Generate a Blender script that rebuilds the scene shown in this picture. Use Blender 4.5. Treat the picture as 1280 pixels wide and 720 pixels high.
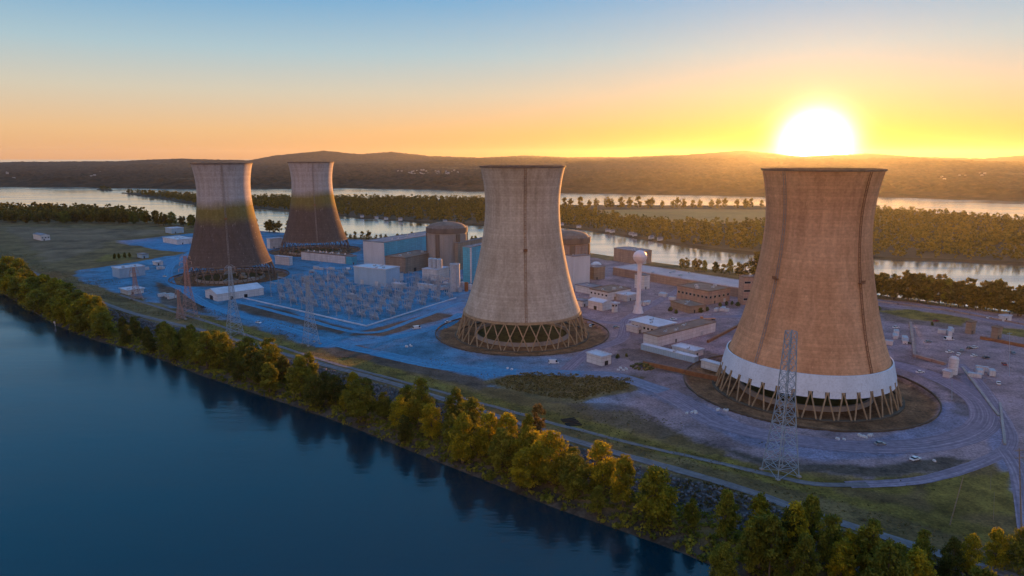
import bpy, bmesh, math, random
import numpy as np
from mathutils import Vector, Matrix

# ------------------------------------------------------------------ camera, sky, sun, exposure
scene = bpy.context.scene
for o in list(bpy.data.objects):
    bpy.data.objects.remove(o)
C = scene.collection
PI = math.pi
R = math.radians

CAM_H = 118.6          # drone height above the plant's ground
PITCH = R(10.82)
FPX = 853.3            # focal length in pixels of the 1280 wide photo (24 mm)
cam_data = bpy.data.cameras.new('camera')
cam_data.lens = 24.0
cam_data.sensor_width = 36.0
cam_data.clip_start = 1.0
cam_data.clip_end = 90000.0
cam = bpy.data.objects.new('camera', cam_data)
cam.location = (0, 0, CAM_H)
cam.rotation_euler = (PI/2 - PITCH, 0, 0)
C.objects.link(cam)
scene.camera = cam

SUN_AZ = R(23.5)       # clockwise from +Y
SUN_EL = R(0.85)
SKY_NISHITA = 0.10
SUN_DIR = Vector((math.sin(SUN_AZ)*math.cos(SUN_EL), math.cos(SUN_AZ)*math.cos(SUN_EL), math.sin(SUN_EL)))

world = bpy.data.worlds.new('World')
scene.world = world
world.use_nodes = True
wn, wl = world.node_tree.nodes, world.node_tree.links
wn.clear()
w_out = wn.new('ShaderNodeOutputWorld')
w_bg = wn.new('ShaderNodeBackground')
sky = wn.new('ShaderNodeTexSky')
sky.sky_type = 'NISHITA'
sky.sun_disc = False
sky.sun_elevation = SUN_EL
sky.sun_rotation = SUN_AZ
sky.altitude = 100
sky.air_density = 1.0
sky.dust_density = 0.6
sky.ozone_density = 2.2
hsv = wn.new('ShaderNodeHueSaturation')
hsv.inputs['Saturation'].default_value = 1.0
wl.new(sky.outputs[0], hsv.inputs['Color'])
# aureole of the low sun: depends only on the angle between view direction and sun
tc = wn.new('ShaderNodeTexCoord')
dotn = wn.new('ShaderNodeVectorMath'); dotn.operation = 'DOT_PRODUCT'
nrm = wn.new('ShaderNodeVectorMath'); nrm.operation = 'NORMALIZE'
wl.new(tc.outputs['Generated'], nrm.inputs[0])
wl.new(nrm.outputs[0], dotn.inputs[0])
dotn.inputs[1].default_value = SUN_DIR
ang = wn.new('ShaderNodeMath'); ang.operation = 'ARCCOSINE'; ang.use_clamp = False
wl.new(dotn.outputs['Value'], ang.inputs[0])

def wmath(op, a, b=None):
    n = wn.new('ShaderNodeMath'); n.operation = op
    for i, v in enumerate((a, b)):
        if v is None: continue
        if isinstance(v, (int, float)): n.inputs[i].default_value = v
        else: wl.new(v, n.inputs[i])
    return n.outputs[0]

def glow(width, power, color, strength):
    t = wmath('DIVIDE', ang.outputs[0], width)
    t = wmath('POWER', t, power)
    t = wmath('MULTIPLY', t, -1.0)
    t = wmath('EXPONENT', t)
    t = wmath('MULTIPLY', t, strength)
    m = wn.new('ShaderNodeMix'); m.data_type = 'RGBA'; m.blend_type = 'MULTIPLY'
    m.inputs[0].default_value = 1.0
    m.inputs[6].default_value = (*color, 1)
    wl.new(t, m.inputs[7])
    return m.outputs[2]

def wadd(a, b):
    m = wn.new('ShaderNodeMix'); m.data_type = 'RGBA'; m.blend_type = 'ADD'
    m.inputs[0].default_value = 1.0
    wl.new(a, m.inputs[6]); wl.new(b, m.inputs[7])
    return m.outputs[2]

SKY_STRENGTH = 0.15
sepd = wn.new('ShaderNodeSeparateXYZ'); wl.new(nrm.outputs[0], sepd.inputs[0])
elev = wmath('MULTIPLY', wmath('ARCSINE', sepd.outputs['Z']), 2/PI)          # 0 horizon .. 1 zenith
def sky_ramp(stops):
    r = wn.new('ShaderNodeValToRGB'); e = r.color_ramp.elements
    while len(e) < len(stops): e.new(.5)
    for k, (deg, c) in enumerate(stops): e[k].position = deg/90; e[k].color = (*c, 1)
    wl.new(elev, r.inputs['Fac']); return r.outputs[0]
def wmix(a, b, f):
    m = wn.new('ShaderNodeMix'); m.data_type = 'RGBA'
    wl.new(a, m.inputs[6]); wl.new(b, m.inputs[7])
    if isinstance(f, float): m.inputs[0].default_value = f
    else: wl.new(f, m.inputs[0])
    return m.outputs[2]
def wscale(a, k):
    m = wn.new('ShaderNodeMix'); m.data_type = 'RGBA'; m.blend_type = 'MULTIPLY'; m.inputs[0].default_value = 1.0
    wl.new(a, m.inputs[6]); m.inputs[7].default_value = (k, k, k, 1); m.clamp_result = False
    return m.outputs[2]
away = sky_ramp([(0,(.82,.43,.20)), (2,(.86,.53,.27)), (5,(.68,.61,.48)), (8,(.42,.57,.63)), (12,(.16,.40,.65)), (25,(.06,.40,.80)), (50,(.20,.44,.88)), (90,(.20,.42,.86))])  # overhead blue, out of view, brightened as added fill on the ground
toward = sky_ramp([(0,(1.0,.32,.03)), (2,(.94,.41,.09)), (5,(.74,.54,.35)), (8,(.50,.57,.55)), (12,(.25,.46,.66)), (25,(.11,.42,.78)), (50,(.20,.44,.88)), (90,(.20,.42,.86))])
near_f = wmath('EXPONENT', wmath('MULTIPLY', wmath('POWER', wmath('DIVIDE', ang.outputs[0], R(26)), 1.5), -1.0))
back = sky_ramp([(0,(1.0,.58,.42)), (6,(1.3,.76,.55)), (16,(1.1,.75,.60)), (28,(.45,.50,.62)), (50,(.20,.42,.86)), (90,(.20,.42,.86))])  # unseen sky behind the camera, brightened pink as added warm fill
bf = wn.new('ShaderNodeMapRange'); bf.interpolation_type = 'SMOOTHSTEP'
bf.inputs[1].default_value = .1; bf.inputs[2].default_value = -.6
wl.new(dotn.outputs['Value'], bf.inputs[0])
grad = wscale(wmix(wmix(away, toward, near_f), back, bf.outputs[0]), 2.0)
col = wadd(wscale(hsv.outputs[0], SKY_NISHITA), grad)
GLOWS = [(R(1.75), 1.9, (1.0, 0.90, 0.60), 24.0), (R(3.0), 1.1, (1.0, 0.52, 0.06), 1.0), (R(7), 1.2, (1.0, 0.38, 0.03), .12)]
for g in GLOWS:
    col = wadd(col, glow(*g))
wl.new(col, w_bg.inputs['Color'])
w_bg.inputs['Strength'].default_value = SKY_STRENGTH
wl.new(w_bg.outputs[0], w_out.inputs['Surface'])

sun_data = bpy.data.lights.new('sun', 'SUN')
sun_data.energy = 5.0
sun_data.angle = R(0.5)
sun_data.color = (1.0, 0.40, 0.075)
sun = bpy.data.objects.new('sun', sun_data)
sun.rotation_euler = (-SUN_DIR).to_track_quat('-Z', 'Y').to_euler()
sun.location = (200, 300, 400)
C.objects.link(sun)

scene.render.engine = 'CYCLES'
scene.view_settings.view_transform = 'Standard'
scene.view_settings.look = 'None'
scene.view_settings.gamma = 1.0
scene.view_settings.exposure = 1.62
scene.view_settings.use_curve_mapping = False
scene.cycles.use_denoising = True
scene.cycles.max_bounces = 6
scene.cycles.diffuse_bounces = 2
scene.cycles.glossy_bounces = 2
scene.cycles.transmission_bounces = 3
scene.cycles.volume_bounces = 0
scene.cycles.transparent_max_bounces = 4
scene.cycles.sample_clamp_indirect = 4.0
scene.cycles.caustics_reflective = False
scene.cycles.caustics_refractive = False

rng = np.random.default_rng(7)
rnd = random.Random(11)

# ------------------------------------------------------------------ photo pixel <-> place
SP, CP = math.sin(PITCH), math.cos(PITCH)

def at(px, py, z=0.0):
    v = (360.0 - py)/FPX
    f = CP + v*SP
    u = v*CP - SP
    t = (z - CAM_H)/u
    return Vector(((px - 640.0)/FPX*t, f*t, z))

def proj(p):
    dz = p[2] - CAM_H
    dep = p[1]*CP - dz*SP
    up = p[1]*SP + dz*CP
    return 640 + FPX*p[0]/dep, 360 - FPX*up/dep

def z_at(Y, py):
    v = (360.0 - py)/FPX
    return CAM_H + Y*(v*CP - SP)/(CP + v*SP)

# ------------------------------------------------------------------ helpers
class MB:
    def __init__(s): s.v, s.f = [], []
    def add(s, vs, fs):
        b = len(s.v)
        s.v += [tuple(p) for p in vs]
        s.f += [tuple(i + b for i in f) for f in fs]
    def box(s, c, size, rz=0.0, taper=1.0):
        cx, cy, cz = c; sx, sy, sz = (q/2 for q in size)
        co, si = math.cos(rz), math.sin(rz)
        vs = []
        for z, k in ((-sz, 1.0), (sz, taper)):
            for x, y in ((-sx, -sy), (sx, -sy), (sx, sy), (-sx, sy)):
                vs.append((cx + (x*co - y*si)*k, cy + (x*si + y*co)*k, cz + z))
        s.add(vs, [(3,2,1,0), (4,5,6,7), (0,1,5,4), (1,2,6,5), (2,3,7,6), (3,0,4,7)])
        return s
    def bar(s, p, q, w, w2=None, n=4):
        p, q = Vector(p), Vector(q); w2 = w if w2 is None else w2
        d = (q - p).normalized()
        a = d.cross(Vector((0,0,1)) if abs(d.z) < .95 else Vector((1,0,0))).normalized()
        b = d.cross(a)
        vs = []
        for c, r in ((p, w/2), (q, w2/2)):
            for k in range(n):
                t = 2*PI*(k + .5)/n; m = r*(1.414 if n == 4 else 1)
                vs.append(c + a*math.cos(t)*m + b*math.sin(t)*m)
        fs = [(k, (k+1) % n, n + (k+1) % n, n + k) for k in range(n)]
        fs += [tuple(range(n-1, -1, -1)), tuple(range(n, 2*n))]
        s.add(vs, fs); return s
    def lathe(s, prof, n=32, c=(0,0,0), closed=False):
        m = len(prof); vs = []
        for r, z in prof:
            for k in range(n):
                t = 2*PI*k/n
                vs.append((c[0] + r*math.cos(t), c[1] + r*math.sin(t), c[2] + z))
        fs = []
        for i in range(m if closed else m-1):
            j = (i+1) % m
            for k in range(n):
                k2 = (k+1) % n
                fs.append((i*n+k, i*n+k2, j*n+k2, j*n+k))
        s.add(vs, fs); return s
    def cyl(s, c, r, h, n=24, dome=0.0):
        prof = [(r, 0), (r, h)]
        if dome: prof += [(r*.85, h + dome*.45), (r*.5, h + dome*.85), (r*.02, h + dome)]
        else: prof += [(r*.01, h)]
        return s.lathe(prof, n, c)
    def prism(s, pts, z0, z1):
        n = len(pts)
        vs = [(p[0], p[1], z0) for p in pts] + [(p[0], p[1], z1) for p in pts]
        fs = [(k, (k+1) % n, n + (k+1) % n, n + k) for k in range(n)]
        fs += [tuple(range(n-1, -1, -1)), tuple(range(n, 2*n))]
        s.add(vs, fs); return s
    def mesh(s, name, mat, smooth=False):
        me = bpy.data.meshes.new(name)
        me.from_pydata(s.v, [], s.f)
        me.validate()
        if mat: me.materials.append(mat)
        if smooth:
            me.polygons.foreach_set('use_smooth', [True]*len(me.polygons))
        me.update()
        return me
    def build(s, name, mat, parent=None, smooth=False):
        return link(name, s.mesh(name, mat, smooth), parent)

def link(name, me, parent=None):
    o = bpy.data.objects.new(name, me)
    C.objects.link(o)
    if parent: o.parent = parent
    return o

def tag(o, label=None, cat=None, group=None, kind=None):
    if label: o['label'] = label
    if cat: o['category'] = cat
    if group: o['group'] = group
    if kind: o['kind'] = kind
    return o

def thing(name, label, cat, loc=(0,0,0), rz=0.0, group=None, sc=1.0):
    o = bpy.data.objects.new(name, None)
    o.empty_display_size = 1.0
    C.objects.link(o)
    o.location = loc; o.rotation_euler = (0, 0, rz); o.scale = (sc, sc, sc)
    return tag(o, label, cat, group)

KIDS = {}
def dup(root, loc, rz=0.0, sc=(1,1,1), label=None, group=None):
    kids = KIDS.get(root.name)
    if kids is None:
        kids = [(c, list(c.children)) for c in root.children]
        KIDS[root.name] = kids
    r = root.copy(); C.objects.link(r)
    r.location = loc; r.rotation_euler = (0, 0, rz); r.scale = sc
    if label: r['label'] = label
    if group: r['group'] = group
    for ch, gs in kids:
        c = ch.copy(); C.objects.link(c); c.parent = r
        for g in gs:
            d = g.copy(); C.objects.link(d); d.parent = c
    return r

ORD = ['first','second','third','fourth','fifth','sixth','seventh','eighth','ninth','tenth','eleventh','twelfth',
       'thirteenth','fourteenth','fifteenth','sixteenth','seventeenth','eighteenth','nineteenth','twentieth']
def ordn(i):
    if i < 20: return ORD[i]
    tens = {2:'twenty', 3:'thirty', 4:'forty', 5:'fifty'}[(i+1)//10]
    u = (i+1) % 10
    return tens + '-' + ORD[u-1] if u else {'twenty':'twentieth','thirty':'thirtieth','forty':'fortieth','fifty':'fiftieth'}[tens]

# ------------------------------------------------------------------ materials
def new_mat(name):
    m = bpy.data.materials.new(name); m.use_nodes = True
    n, l = m.node_tree.nodes, m.node_tree.links
    return m, n, l, n['Principled BSDF']

def lin(c): return (*c, 1.0)

def ramp(n, stops, interp='LINEAR'):
    r = n.new('ShaderNodeValToRGB'); r.color_ramp.interpolation = interp
    e = r.color_ramp.elements
    e[0].position, e[0].color = stops[0][0], lin(stops[0][1])
    e[1].position, e[1].color = stops[-1][0], lin(stops[-1][1])
    for p, c in stops[1:-1]:
        x = e.new(p); x.color = lin(c)
    return r

def noise_node(n, l, vec, scale, detail=4, rough=.55):
    t = n.new('ShaderNodeTexNoise'); t.inputs['Scale'].default_value = scale
    t.inputs['Detail'].default_value = detail; t.inputs['Roughness'].default_value = rough
    l.new(vec, t.inputs['Vector']); return t

def mixc(n, l, a, b, fac, blend='MIX'):
    m = n.new('ShaderNodeMix'); m.data_type = 'RGBA'; m.blend_type = blend
    for k, v in ((6, a), (7, b), (0, fac)):
        if isinstance(v, (int, float)): m.inputs[k].default_value = v
        elif isinstance(v, tuple): m.inputs[k].default_value = lin(v)
        else: l.new(v, m.inputs[k])
    return m.outputs[2]

def mapping(n, l, scale):
    t = n.new('ShaderNodeTexCoord'); m = n.new('ShaderNodeMapping')
    m.inputs['Scale'].default_value = scale
    l.new(t.outputs['Object'], m.inputs['Vector']); return m.outputs[0]

def plain(name, base, rough=.7, var=.35, scale=.6, metal=0.0, streak=False, rib=None, spec=.3, joints=None):
    """weathered surface: base colour with blotches, optional rain streaks and optional vertical ribs"""
    m, n, l, b = new_mat(name)
    v = mapping(n, l, (1, 1, .15) if streak else (1, 1, 1))
    t = noise_node(n, l, v, scale, 6, .6)
    dark = tuple(c*(1 - var) for c in base); light = tuple(min(1, c*(1 + var*.5)) for c in base)
    r = ramp(n, [(.3, dark), (.55, base), (.75, light)])
    l.new(t.outputs['Fac'], r.inputs['Fac'])
    t2 = noise_node(n, l, mapping(n, l, (1, 1, 1)), scale*9, 3)
    c = mixc(n, l, r.outputs[0], tuple(c*.7 for c in base), 0.0)
    rr = ramp(n, [(.45, (0,0,0)), (.8, (.6,.6,.6))]); l.new(t2.outputs['Fac'], rr.inputs['Fac'])
    c = mixc(n, l, r.outputs[0], tuple(c*.6 for c in base), rr.outputs[0])
    if joints:
        bk = n.new('ShaderNodeTexBrick'); bk.inputs['Scale'].default_value = 1.0; bk.inputs['Mortar Size'].default_value = .07
        bk.inputs['Brick Width'].default_value = joints; bk.inputs['Row Height'].default_value = joints*.55; bk.offset = 0
        bk.inputs['Color1'].default_value = (1,1,1,1); bk.inputs['Color2'].default_value = (.86,.86,.86,1); bk.inputs['Mortar'].default_value = (.5,.5,.5,1)
        tx = n.new('ShaderNodeTexCoord'); sx = n.new('ShaderNodeSeparateXYZ'); cx = n.new('ShaderNodeCombineXYZ'); am = n.new('ShaderNodeMath')
        l.new(tx.outputs['Object'], sx.inputs[0]); l.new(sx.outputs['X'], am.inputs[0]); l.new(sx.outputs['Y'], am.inputs[1]); l.new(am.outputs[0], cx.inputs['X']); l.new(sx.outputs['Z'], cx.inputs['Y'])
        l.new(cx.outputs[0], bk.inputs['Vector']); c = mixc(n, l, c, bk.outputs['Color'], 1.0, 'MULTIPLY')
    if rib:
        w = n.new('ShaderNodeTexWave'); w.wave_type = 'BANDS'; w.bands_direction = 'DIAGONAL'
        w.inputs['Scale'].default_value = rib; w.inputs['Distortion'].default_value = 0
        l.new(mapping(n, l, (1, 1, 0)), w.inputs['Vector'])
        c = mixc(n, l, c, tuple(q*.62 for q in base), mixc(n, l, (0,0,0), (.5,.5,.5), w.outputs['Fac']))
        bp = n.new('ShaderNodeBump'); bp.inputs['Strength'].default_value = .6; bp.inputs['Distance'].default_value = .15
        l.new(w.outputs['Fac'], bp.inputs['Height']); l.new(bp.outputs[0], b.inputs['Normal'])
    l.new(c, b.inputs['Base Color'])
    b.inputs['Roughness'].default_value = rough; b.inputs['Metallic'].default_value = metal
    b.inputs['Specular IOR Level'].default_value = spec
    return m

M = {}
M['white'] = plain('white_panel', (.62,.63,.66), .55, .22, .15, streak=True, joints=4.0)
M['white_rib'] = plain('white_ribbed_cladding', (.60,.62,.66), .5, .2, .12, streak=True, rib=.55)
M['pale_blue'] = plain('pale_blue_cladding', (.34,.50,.66), .5, .2, .1, streak=True, rib=.5)
M['cyan'] = plain('cyan_cladding', (.07,.42,.60), .5, .25, .08, streak=True, joints=4.0)
M['tan'] = plain('tan_masonry', (.30,.23,.18), .85, .3, .15, streak=True, joints=4.0)
M['pink_brick'] = plain('pink_masonry', (.36,.25,.21), .85, .25, .15, streak=True, joints=4.0)
M['concrete'] = plain('concrete', (.33,.29,.27), .85, .35, .12, streak=True)
M['concrete_dark'] = plain('stained_concrete', (.16,.12,.10), .9, .4, .2, streak=True)
M['roof_gray'] = plain('grey_roofing', (.22,.22,.25), .8, .4, .1)
M['roof_pale'] = plain('pale_roofing', (.50,.54,.62), .6, .25, .1)
M['roof_lilac'] = plain('lilac_grey_roofing', (.46,.37,.38), .7, .25, .08)
M['roof_brown'] = plain('brown_roofing', (.20,.14,.11), .85, .4, .15)
M['steel'] = plain('galvanised_steel', (.33,.39,.46), .5, .25, .5, metal=.2)
M['steel_red'] = plain('red_oxide_steel', (.40,.24,.20), .6, .25, .5)
M['rust'] = plain('rusty_steel', (.26,.11,.05), .8, .4, .5)
M['dark'] = plain('dark_opening', (.02,.02,.025), .4, .3, 1)
M['rubber'] = plain('rubber', (.02,.02,.02), .8, .2, 2)
M['wood'] = plain('weathered_wood', (.26,.20,.15), .85, .4, 1.5)
M['bark'] = plain('bark', (.11,.085,.06), .9, .4, 1.2)
M['column'] = plain('column_concrete', (.36,.25,.15), .85, .35, .4)
M['earth_concrete'] = plain('earth_stained_concrete', (.13,.09,.06), .9, .5, .2)
M['band'] = plain('white_band', (.62,.66,.74), .6, .15, .12, streak=True)
M['porcelain'] = plain('porcelain', (.30,.22,.20), .35, .2, 1)
M['insulator_gray'] = plain('equipment_grey', (.38,.42,.47), .5, .25, .6)
M['weeds'] = plain('basin_weeds', (.11,.095,.025), .95, .6, .25)
M['rock'] = plain('riprap_stone', (.15,.14,.15), .9, .5, .8)
M['water_tank'] = plain('white_tank_paint', (.66,.64,.68), .4, .12, .2)
M['car_white'] = plain('white_car_paint', (.72,.72,.74), .25, .05, 1, spec=.5)
M['car_silver'] = plain('silver_car_paint', (.35,.36,.38), .25, .05, 1, metal=.5)
M['car_red'] = plain('red_car_paint', (.30,.06,.05), .25, .05, 1, spec=.5)
M['car_dark'] = plain('dark_car_paint', (.05,.055,.07), .25, .05, 1, spec=.5)
M['orange'] = plain('orange_paint', (.50,.17,.06), .5, .2, 1)
gm, gn, gl, gb = new_mat('window_glass')
gb.inputs['Base Color'].default_value = (.015, .018, .025, 1); gb.inputs['Roughness'].default_value = .12
M['glass'] = gm

def tower_mat(name, low, mid, high, zoned):
    """board-marked concrete: lift lines every 1.6 m, rain streaks, blotches; the stained pair has three belts"""
    m, n, l, b = new_mat(name)
    t = n.new('ShaderNodeTexCoord'); sep = n.new('ShaderNodeSeparateXYZ'); l.new(t.outputs['Object'], sep.inputs[0])
    big = noise_node(n, l, mapping(n, l, (1, 1, .5)), .05, 4)
    if zoned:
        a = n.new('ShaderNodeMath'); a.operation = 'MULTIPLY_ADD'
        l.new(big.outputs['Fac'], a.inputs[0]); a.inputs[1].default_value = 13.0; l.new(sep.outputs['Z'], a.inputs[2])
        mr = n.new('ShaderNodeMapRange'); mr.inputs[1].default_value = 0; mr.inputs[2].default_value = 120
        l.new(a.outputs[0], mr.inputs[0])
        r = ramp(n, [(.10, low), (.49, low), (.575, mid), (.635, mid), (.72, high), (1., high)])
        l.new(mr.outputs[0], r.inputs['Fac']); base = r.outputs[0]
    else:
        r = ramp(n, [(.3, low), (.5, mid), (.7, high)]); l.new(big.outputs['Fac'], r.inputs['Fac']); base = r.outputs[0]
    st = noise_node(n, l, mapping(n, l, (.30, .30, .012)), 1.0, 6, .65)
    r2 = ramp(n, [(.42, (1,1,1)), (.60, (.72,.69,.66)), (.78, (.45,.42,.40))]); l.new(st.outputs['Fac'], r2.inputs['Fac'])
    c = mixc(n, l, base, r2.outputs[0], .55, 'MULTIPLY')
    st3 = noise_node(n, l, mapping(n, l, (1.3, 1.3, .03)), 1.0, 3, .5)
    r3 = ramp(n, [(.66, (0,0,0)), (.76, (.5,.5,.5))]); l.new(st3.outputs['Fac'], r3.inputs['Fac'])
    c = mixc(n, l, c, tuple(q*1.5 for q in high), r3.outputs[0])
    # lift joints
    md = n.new('ShaderNodeMath'); md.operation = 'FRACT'
    dv = n.new('ShaderNodeMath'); dv.operation = 'DIVIDE'; l.new(sep.outputs['Z'], dv.inputs[0]); dv.inputs[1].default_value = 1.6
    l.new(dv.outputs[0], md.inputs[0])
    fl = n.new('ShaderNodeMath'); fl.operation = 'FLOOR'; l.new(dv.outputs[0], fl.inputs[0])
    wn_ = n.new('ShaderNodeTexWhiteNoise'); wn_.noise_dimensions = '1D'; l.new(fl.outputs[0], wn_.inputs['W'])
    lm = ramp(n, [(.0, (.92,.915,.91)), (1., (1.04,1.04,1.04))]); l.new(wn_.outputs['Value'], lm.inputs['Fac'])
    c = mixc(n, l, c, lm.outputs[0], 1.0, 'MULTIPLY')
    jl = ramp(n, [(.0, (.80,.80,.80)), (.14, (1,1,1)), (1., (1,1,1))]); l.new(md.outputs[0], jl.inputs['Fac'])
    c = mixc(n, l, c, jl.outputs[0], 1.0, 'MULTIPLY')
    fine = noise_node(n, l, t.outputs['Object'], .7, 5, .65)
    fr = ramp(n, [(.3, (.78,.78,.78)), (.7, (1.12,1.12,1.12))]); l.new(fine.outputs['Fac'], fr.inputs['Fac'])
    c = mixc(n, l, c, fr.outputs[0], 1.0, 'MULTIPLY')
    l.new(c, b.inputs['Base Color']); b.inputs['Roughness'].default_value = .9
    b.inputs['Specular IOR Level'].default_value = .15
    return m

M['tower_stained'] = tower_mat('stained_tower_concrete', (.115,.084,.074), (.21,.165,.055), (.45,.40,.385), True)
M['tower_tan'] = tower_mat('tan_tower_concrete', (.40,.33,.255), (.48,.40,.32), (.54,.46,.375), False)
M['tower_flare_tint'] = tower_mat('flare_tinted_tower_concrete', (.56,.28,.145), (.64,.335,.18), (.70,.39,.225), False)  # orange veil of the sun's flare put into this concrete's colour

def leaf_mat(name, c_dark, c_mid, c_light):
    m, n, l, b = new_mat(name)
    at_ = n.new('ShaderNodeAttribute'); at_.attribute_name = 'tone'
    oi = n.new('ShaderNodeObjectInfo')
    ad = n.new('ShaderNodeMath'); ad.operation = 'MULTIPLY_ADD'
    l.new(oi.outputs['Random'], ad.inputs[0]); ad.inputs[1].default_value = .3; l.new(at_.outputs['Fac'], ad.inputs[2])
    r = ramp(n, [(.15, c_dark), (.65, c_mid), (1.15/1.2, c_light)])
    l.new(ad.outputs[0], r.inputs['Fac'])
    l.new(r.outputs[0], b.inputs['Base Color']); b.inputs['Roughness'].default_value = .7
    b.inputs['Specular IOR Level'].default_value = .2
    tr = n.new('ShaderNodeBsdfTranslucent'); l.new(r.outputs[0], tr.inputs['Color'])
    mx = n.new('ShaderNodeMixShader'); mx.inputs[0].default_value = .45
    l.new(b.outputs[0], mx.inputs[1]); l.new(tr.outputs[0], mx.inputs[2])
    l.new(mx.outputs[0], n['Material Output'].inputs['Surface'])
    return m

M['leaf_olive'] = leaf_mat('olive_leaves', (.080,.090,.012), (.165,.170,.020), (.30,.27,.028))
M['leaf_dark'] = leaf_mat('dark_leaves', (.045,.054,.010), (.095,.105,.017), (.17,.16,.025))
M['leaf_yellow'] = leaf_mat('yellow_leaves', (.12,.125,.012), (.27,.235,.016), (.54,.40,.018))
M['leaf_far'] = leaf_mat('distant_leaves', (.065,.056,.012), (.135,.105,.016), (.25,.175,.022))
M['leaf_rust'] = leaf_mat('brown_scrub_leaves', (.075,.058,.018), (.14,.105,.034), (.23,.17,.06))

# ------------------------------------------------------------------ plan of the island
def numpoly(pts): return np.array([(p[0], p[1]) for p in pts], float)

near_px = [(-40,338),(0,366),(40,390),(70,408),(120,427),(160,437),(205,452),(250,470),(300,487),(370,510),(440,535),
           (500,560),(560,584),(620,608),(680,632),(740,653),(800,674),(850,692),(900,714),(950,738)]
near_sh = [at(x, y, -6.0) for x, y in near_px]
near_world = [(-1480,1690),(-1000,1150),(-760,890)] + [(p.x, p.y) for p in near_sh[1:]] + [(120,141),(190,84),(290,0),(400,-90)]
far_px = [(1400,415),(1280,396),(1180,383),(1090,371),(1000,356),(930,345),(860,336),(800,328),(740,319),(660,312),(600,306),(520,301),(430,299),(330,291),(240,281),(190,273),(100,266),(0,264)]
far_world = [(at(x, y, -6).x, at(x, y, -6).y) for x, y in far_px]
island_poly = np.array(near_world + [(700,-90),(760,120)] + far_world + [(-1500,1760)], float)
near_line = np.array(near_world, float)

def seg_dist(P, line, closed=False):
    """distance of points P (n,2) to a polyline"""
    L = np.vstack([line, line[:1]]) if closed else line
    best = np.full(len(P), 1e9)
    for a, b in zip(L[:-1], L[1:]):
        d = b - a; t = np.clip(((P - a) @ d)/(d @ d), 0, 1)
        q = a + t[:, None]*d
        best = np.minimum(best, np.hypot(P[:, 0]-q[:, 0], P[:, 1]-q[:, 1]))
    return best

def inside(P, poly):
    x, y = P[:, 0], P[:, 1]
    r = np.zeros(len(P), bool)
    n = len(poly)
    for i in range(n):
        x1, y1 = poly[i]; x2, y2 = poly[(i+1) % n]
        c = ((y1 > y) != (y2 > y))
        with np.errstate(divide='ignore', invalid='ignore'):
            xi = (x2-x1)*(y-y1)/(y2-y1 + 1e-12) + x1
        r ^= c & (x < xi)
    return r

def sdist(P, poly):
    d = seg_dist(P, poly, True)
    return np.where(inside(P, poly), d, -d)

def vnoise(P, scale, seed):
    """value noise on a lattice, 0..1"""
    q = P/scale; i = np.floor(q).astype(np.int64); f = q - i; f = f*f*(3-2*f)
    def h(ix, iy):
        k = (ix*374761393 + iy*668265263 + seed*982451653) & 0xffffffff
        k = ((k ^ (k >> 13))*1274126177) & 0xffffffff
        return ((k ^ (k >> 16)) & 0xffff)/65535.0
    a, b = h(i[:,0], i[:,1]), h(i[:,0]+1, i[:,1]); c, d = h(i[:,0], i[:,1]+1), h(i[:,0]+1, i[:,1]+1)
    return (a*(1-f[:,0]) + b*f[:,0])*(1-f[:,1]) + (c*(1-f[:,0]) + d*f[:,0])*f[:,1]

def fbm(P, scale, seed, octs=4):
    s = np.zeros(len(P)); a = .5; tot = 0
    for k in range(octs):
        s += a*vnoise(P, scale/2**k, seed + k); tot += a; a *= .55
    return s/tot

def sstep(x, a, b):
    t = np.clip((x-a)/(b-a), 0, 1); return t*t*(3-2*t)

TOWERS = {'T1': (-286.5, 685), 'T2': (7.0, 460), 'T3': (-255, 880), 'T4': (154.5, 345)}
PIT = {'T1': 57, 'T2': 60, 'T3': 57, 'T4': 62}

def heights(P):
    ins = inside(P, island_poly)
    do = seg_dist(P, island_poly, True); do = np.where(ins, do, -do)
    dn = seg_dist(P, near_line); dn = np.where(ins, dn, -dn)
    wob = (fbm(P, 18, 3) - .5)*5
    zn = np.interp(dn + wob*np.clip(dn/10, 0, 1), [-20,-2,3,8,22,34,43,58,72], [-5.5,-1.2,.9,2.2,3.2,8.0,8.2,6.3,6.0]) - 6.0
    zf = np.interp(do, [-20, 0, 10, 24], [-5.0, -.5, 4.5, 6.0]) - 6.0
    near = dn < do + .5
    z = np.where(near & (dn < 80), zn, np.minimum(zf, 0))
    z = z + (fbm(P, 7, 9, 3) - .5)*.35*np.clip(do/6, 0, 1)
    for k, (x, y) in TOWERS.items():
        r = np.hypot(P[:,0]-x, P[:,1]-y)
        pr = PIT[k]
        z = z + np.interp(r, [0, pr-7, pr-3, pr-.2, pr+1.6], [-2.0, -2.0, -1.8, -.1, 0])
    return z

def hz(x, y): return float(heights(np.array([[x, y]], float))[0])

# ---- ground sheet of the plant island, three metre mesh
STEP = 2.2
gx = np.arange(-1530, 790, STEP); gy = np.arange(-100, 1790, STEP)
GX, GY = np.meshgrid(gx, gy)
P = np.column_stack([GX.ravel(), GY.ravel()])
# only the part of the grid near the island and not far behind the camera
dd = sdist(P, island_poly)
keep = (dd > -22)
Z = np.zeros(len(P)); Z[keep] = heights(P[keep])

def pxpoly(pts, z=0.0): return np.array([(at(x, y, z).x, at(x, y, z).y) for x, y in pts])

zones = {}
def zone(name, w):
    zones[name] = np.maximum(zones.get(name, 0), w)
nz = (fbm(P, 14, 21) - .5)
def soft(poly, jit=9.0, edge=1.2):
    return sstep(sdist(P, poly) + nz*2*jit, -edge, edge)
def line_w(pts, width, z=0.0, jit=1.5):
    d = seg_dist(P, pxpoly(pts, z))
    return 1 - sstep(d + nz*jit*2, width/2 - 1.2, width/2 + 1.6)

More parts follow.
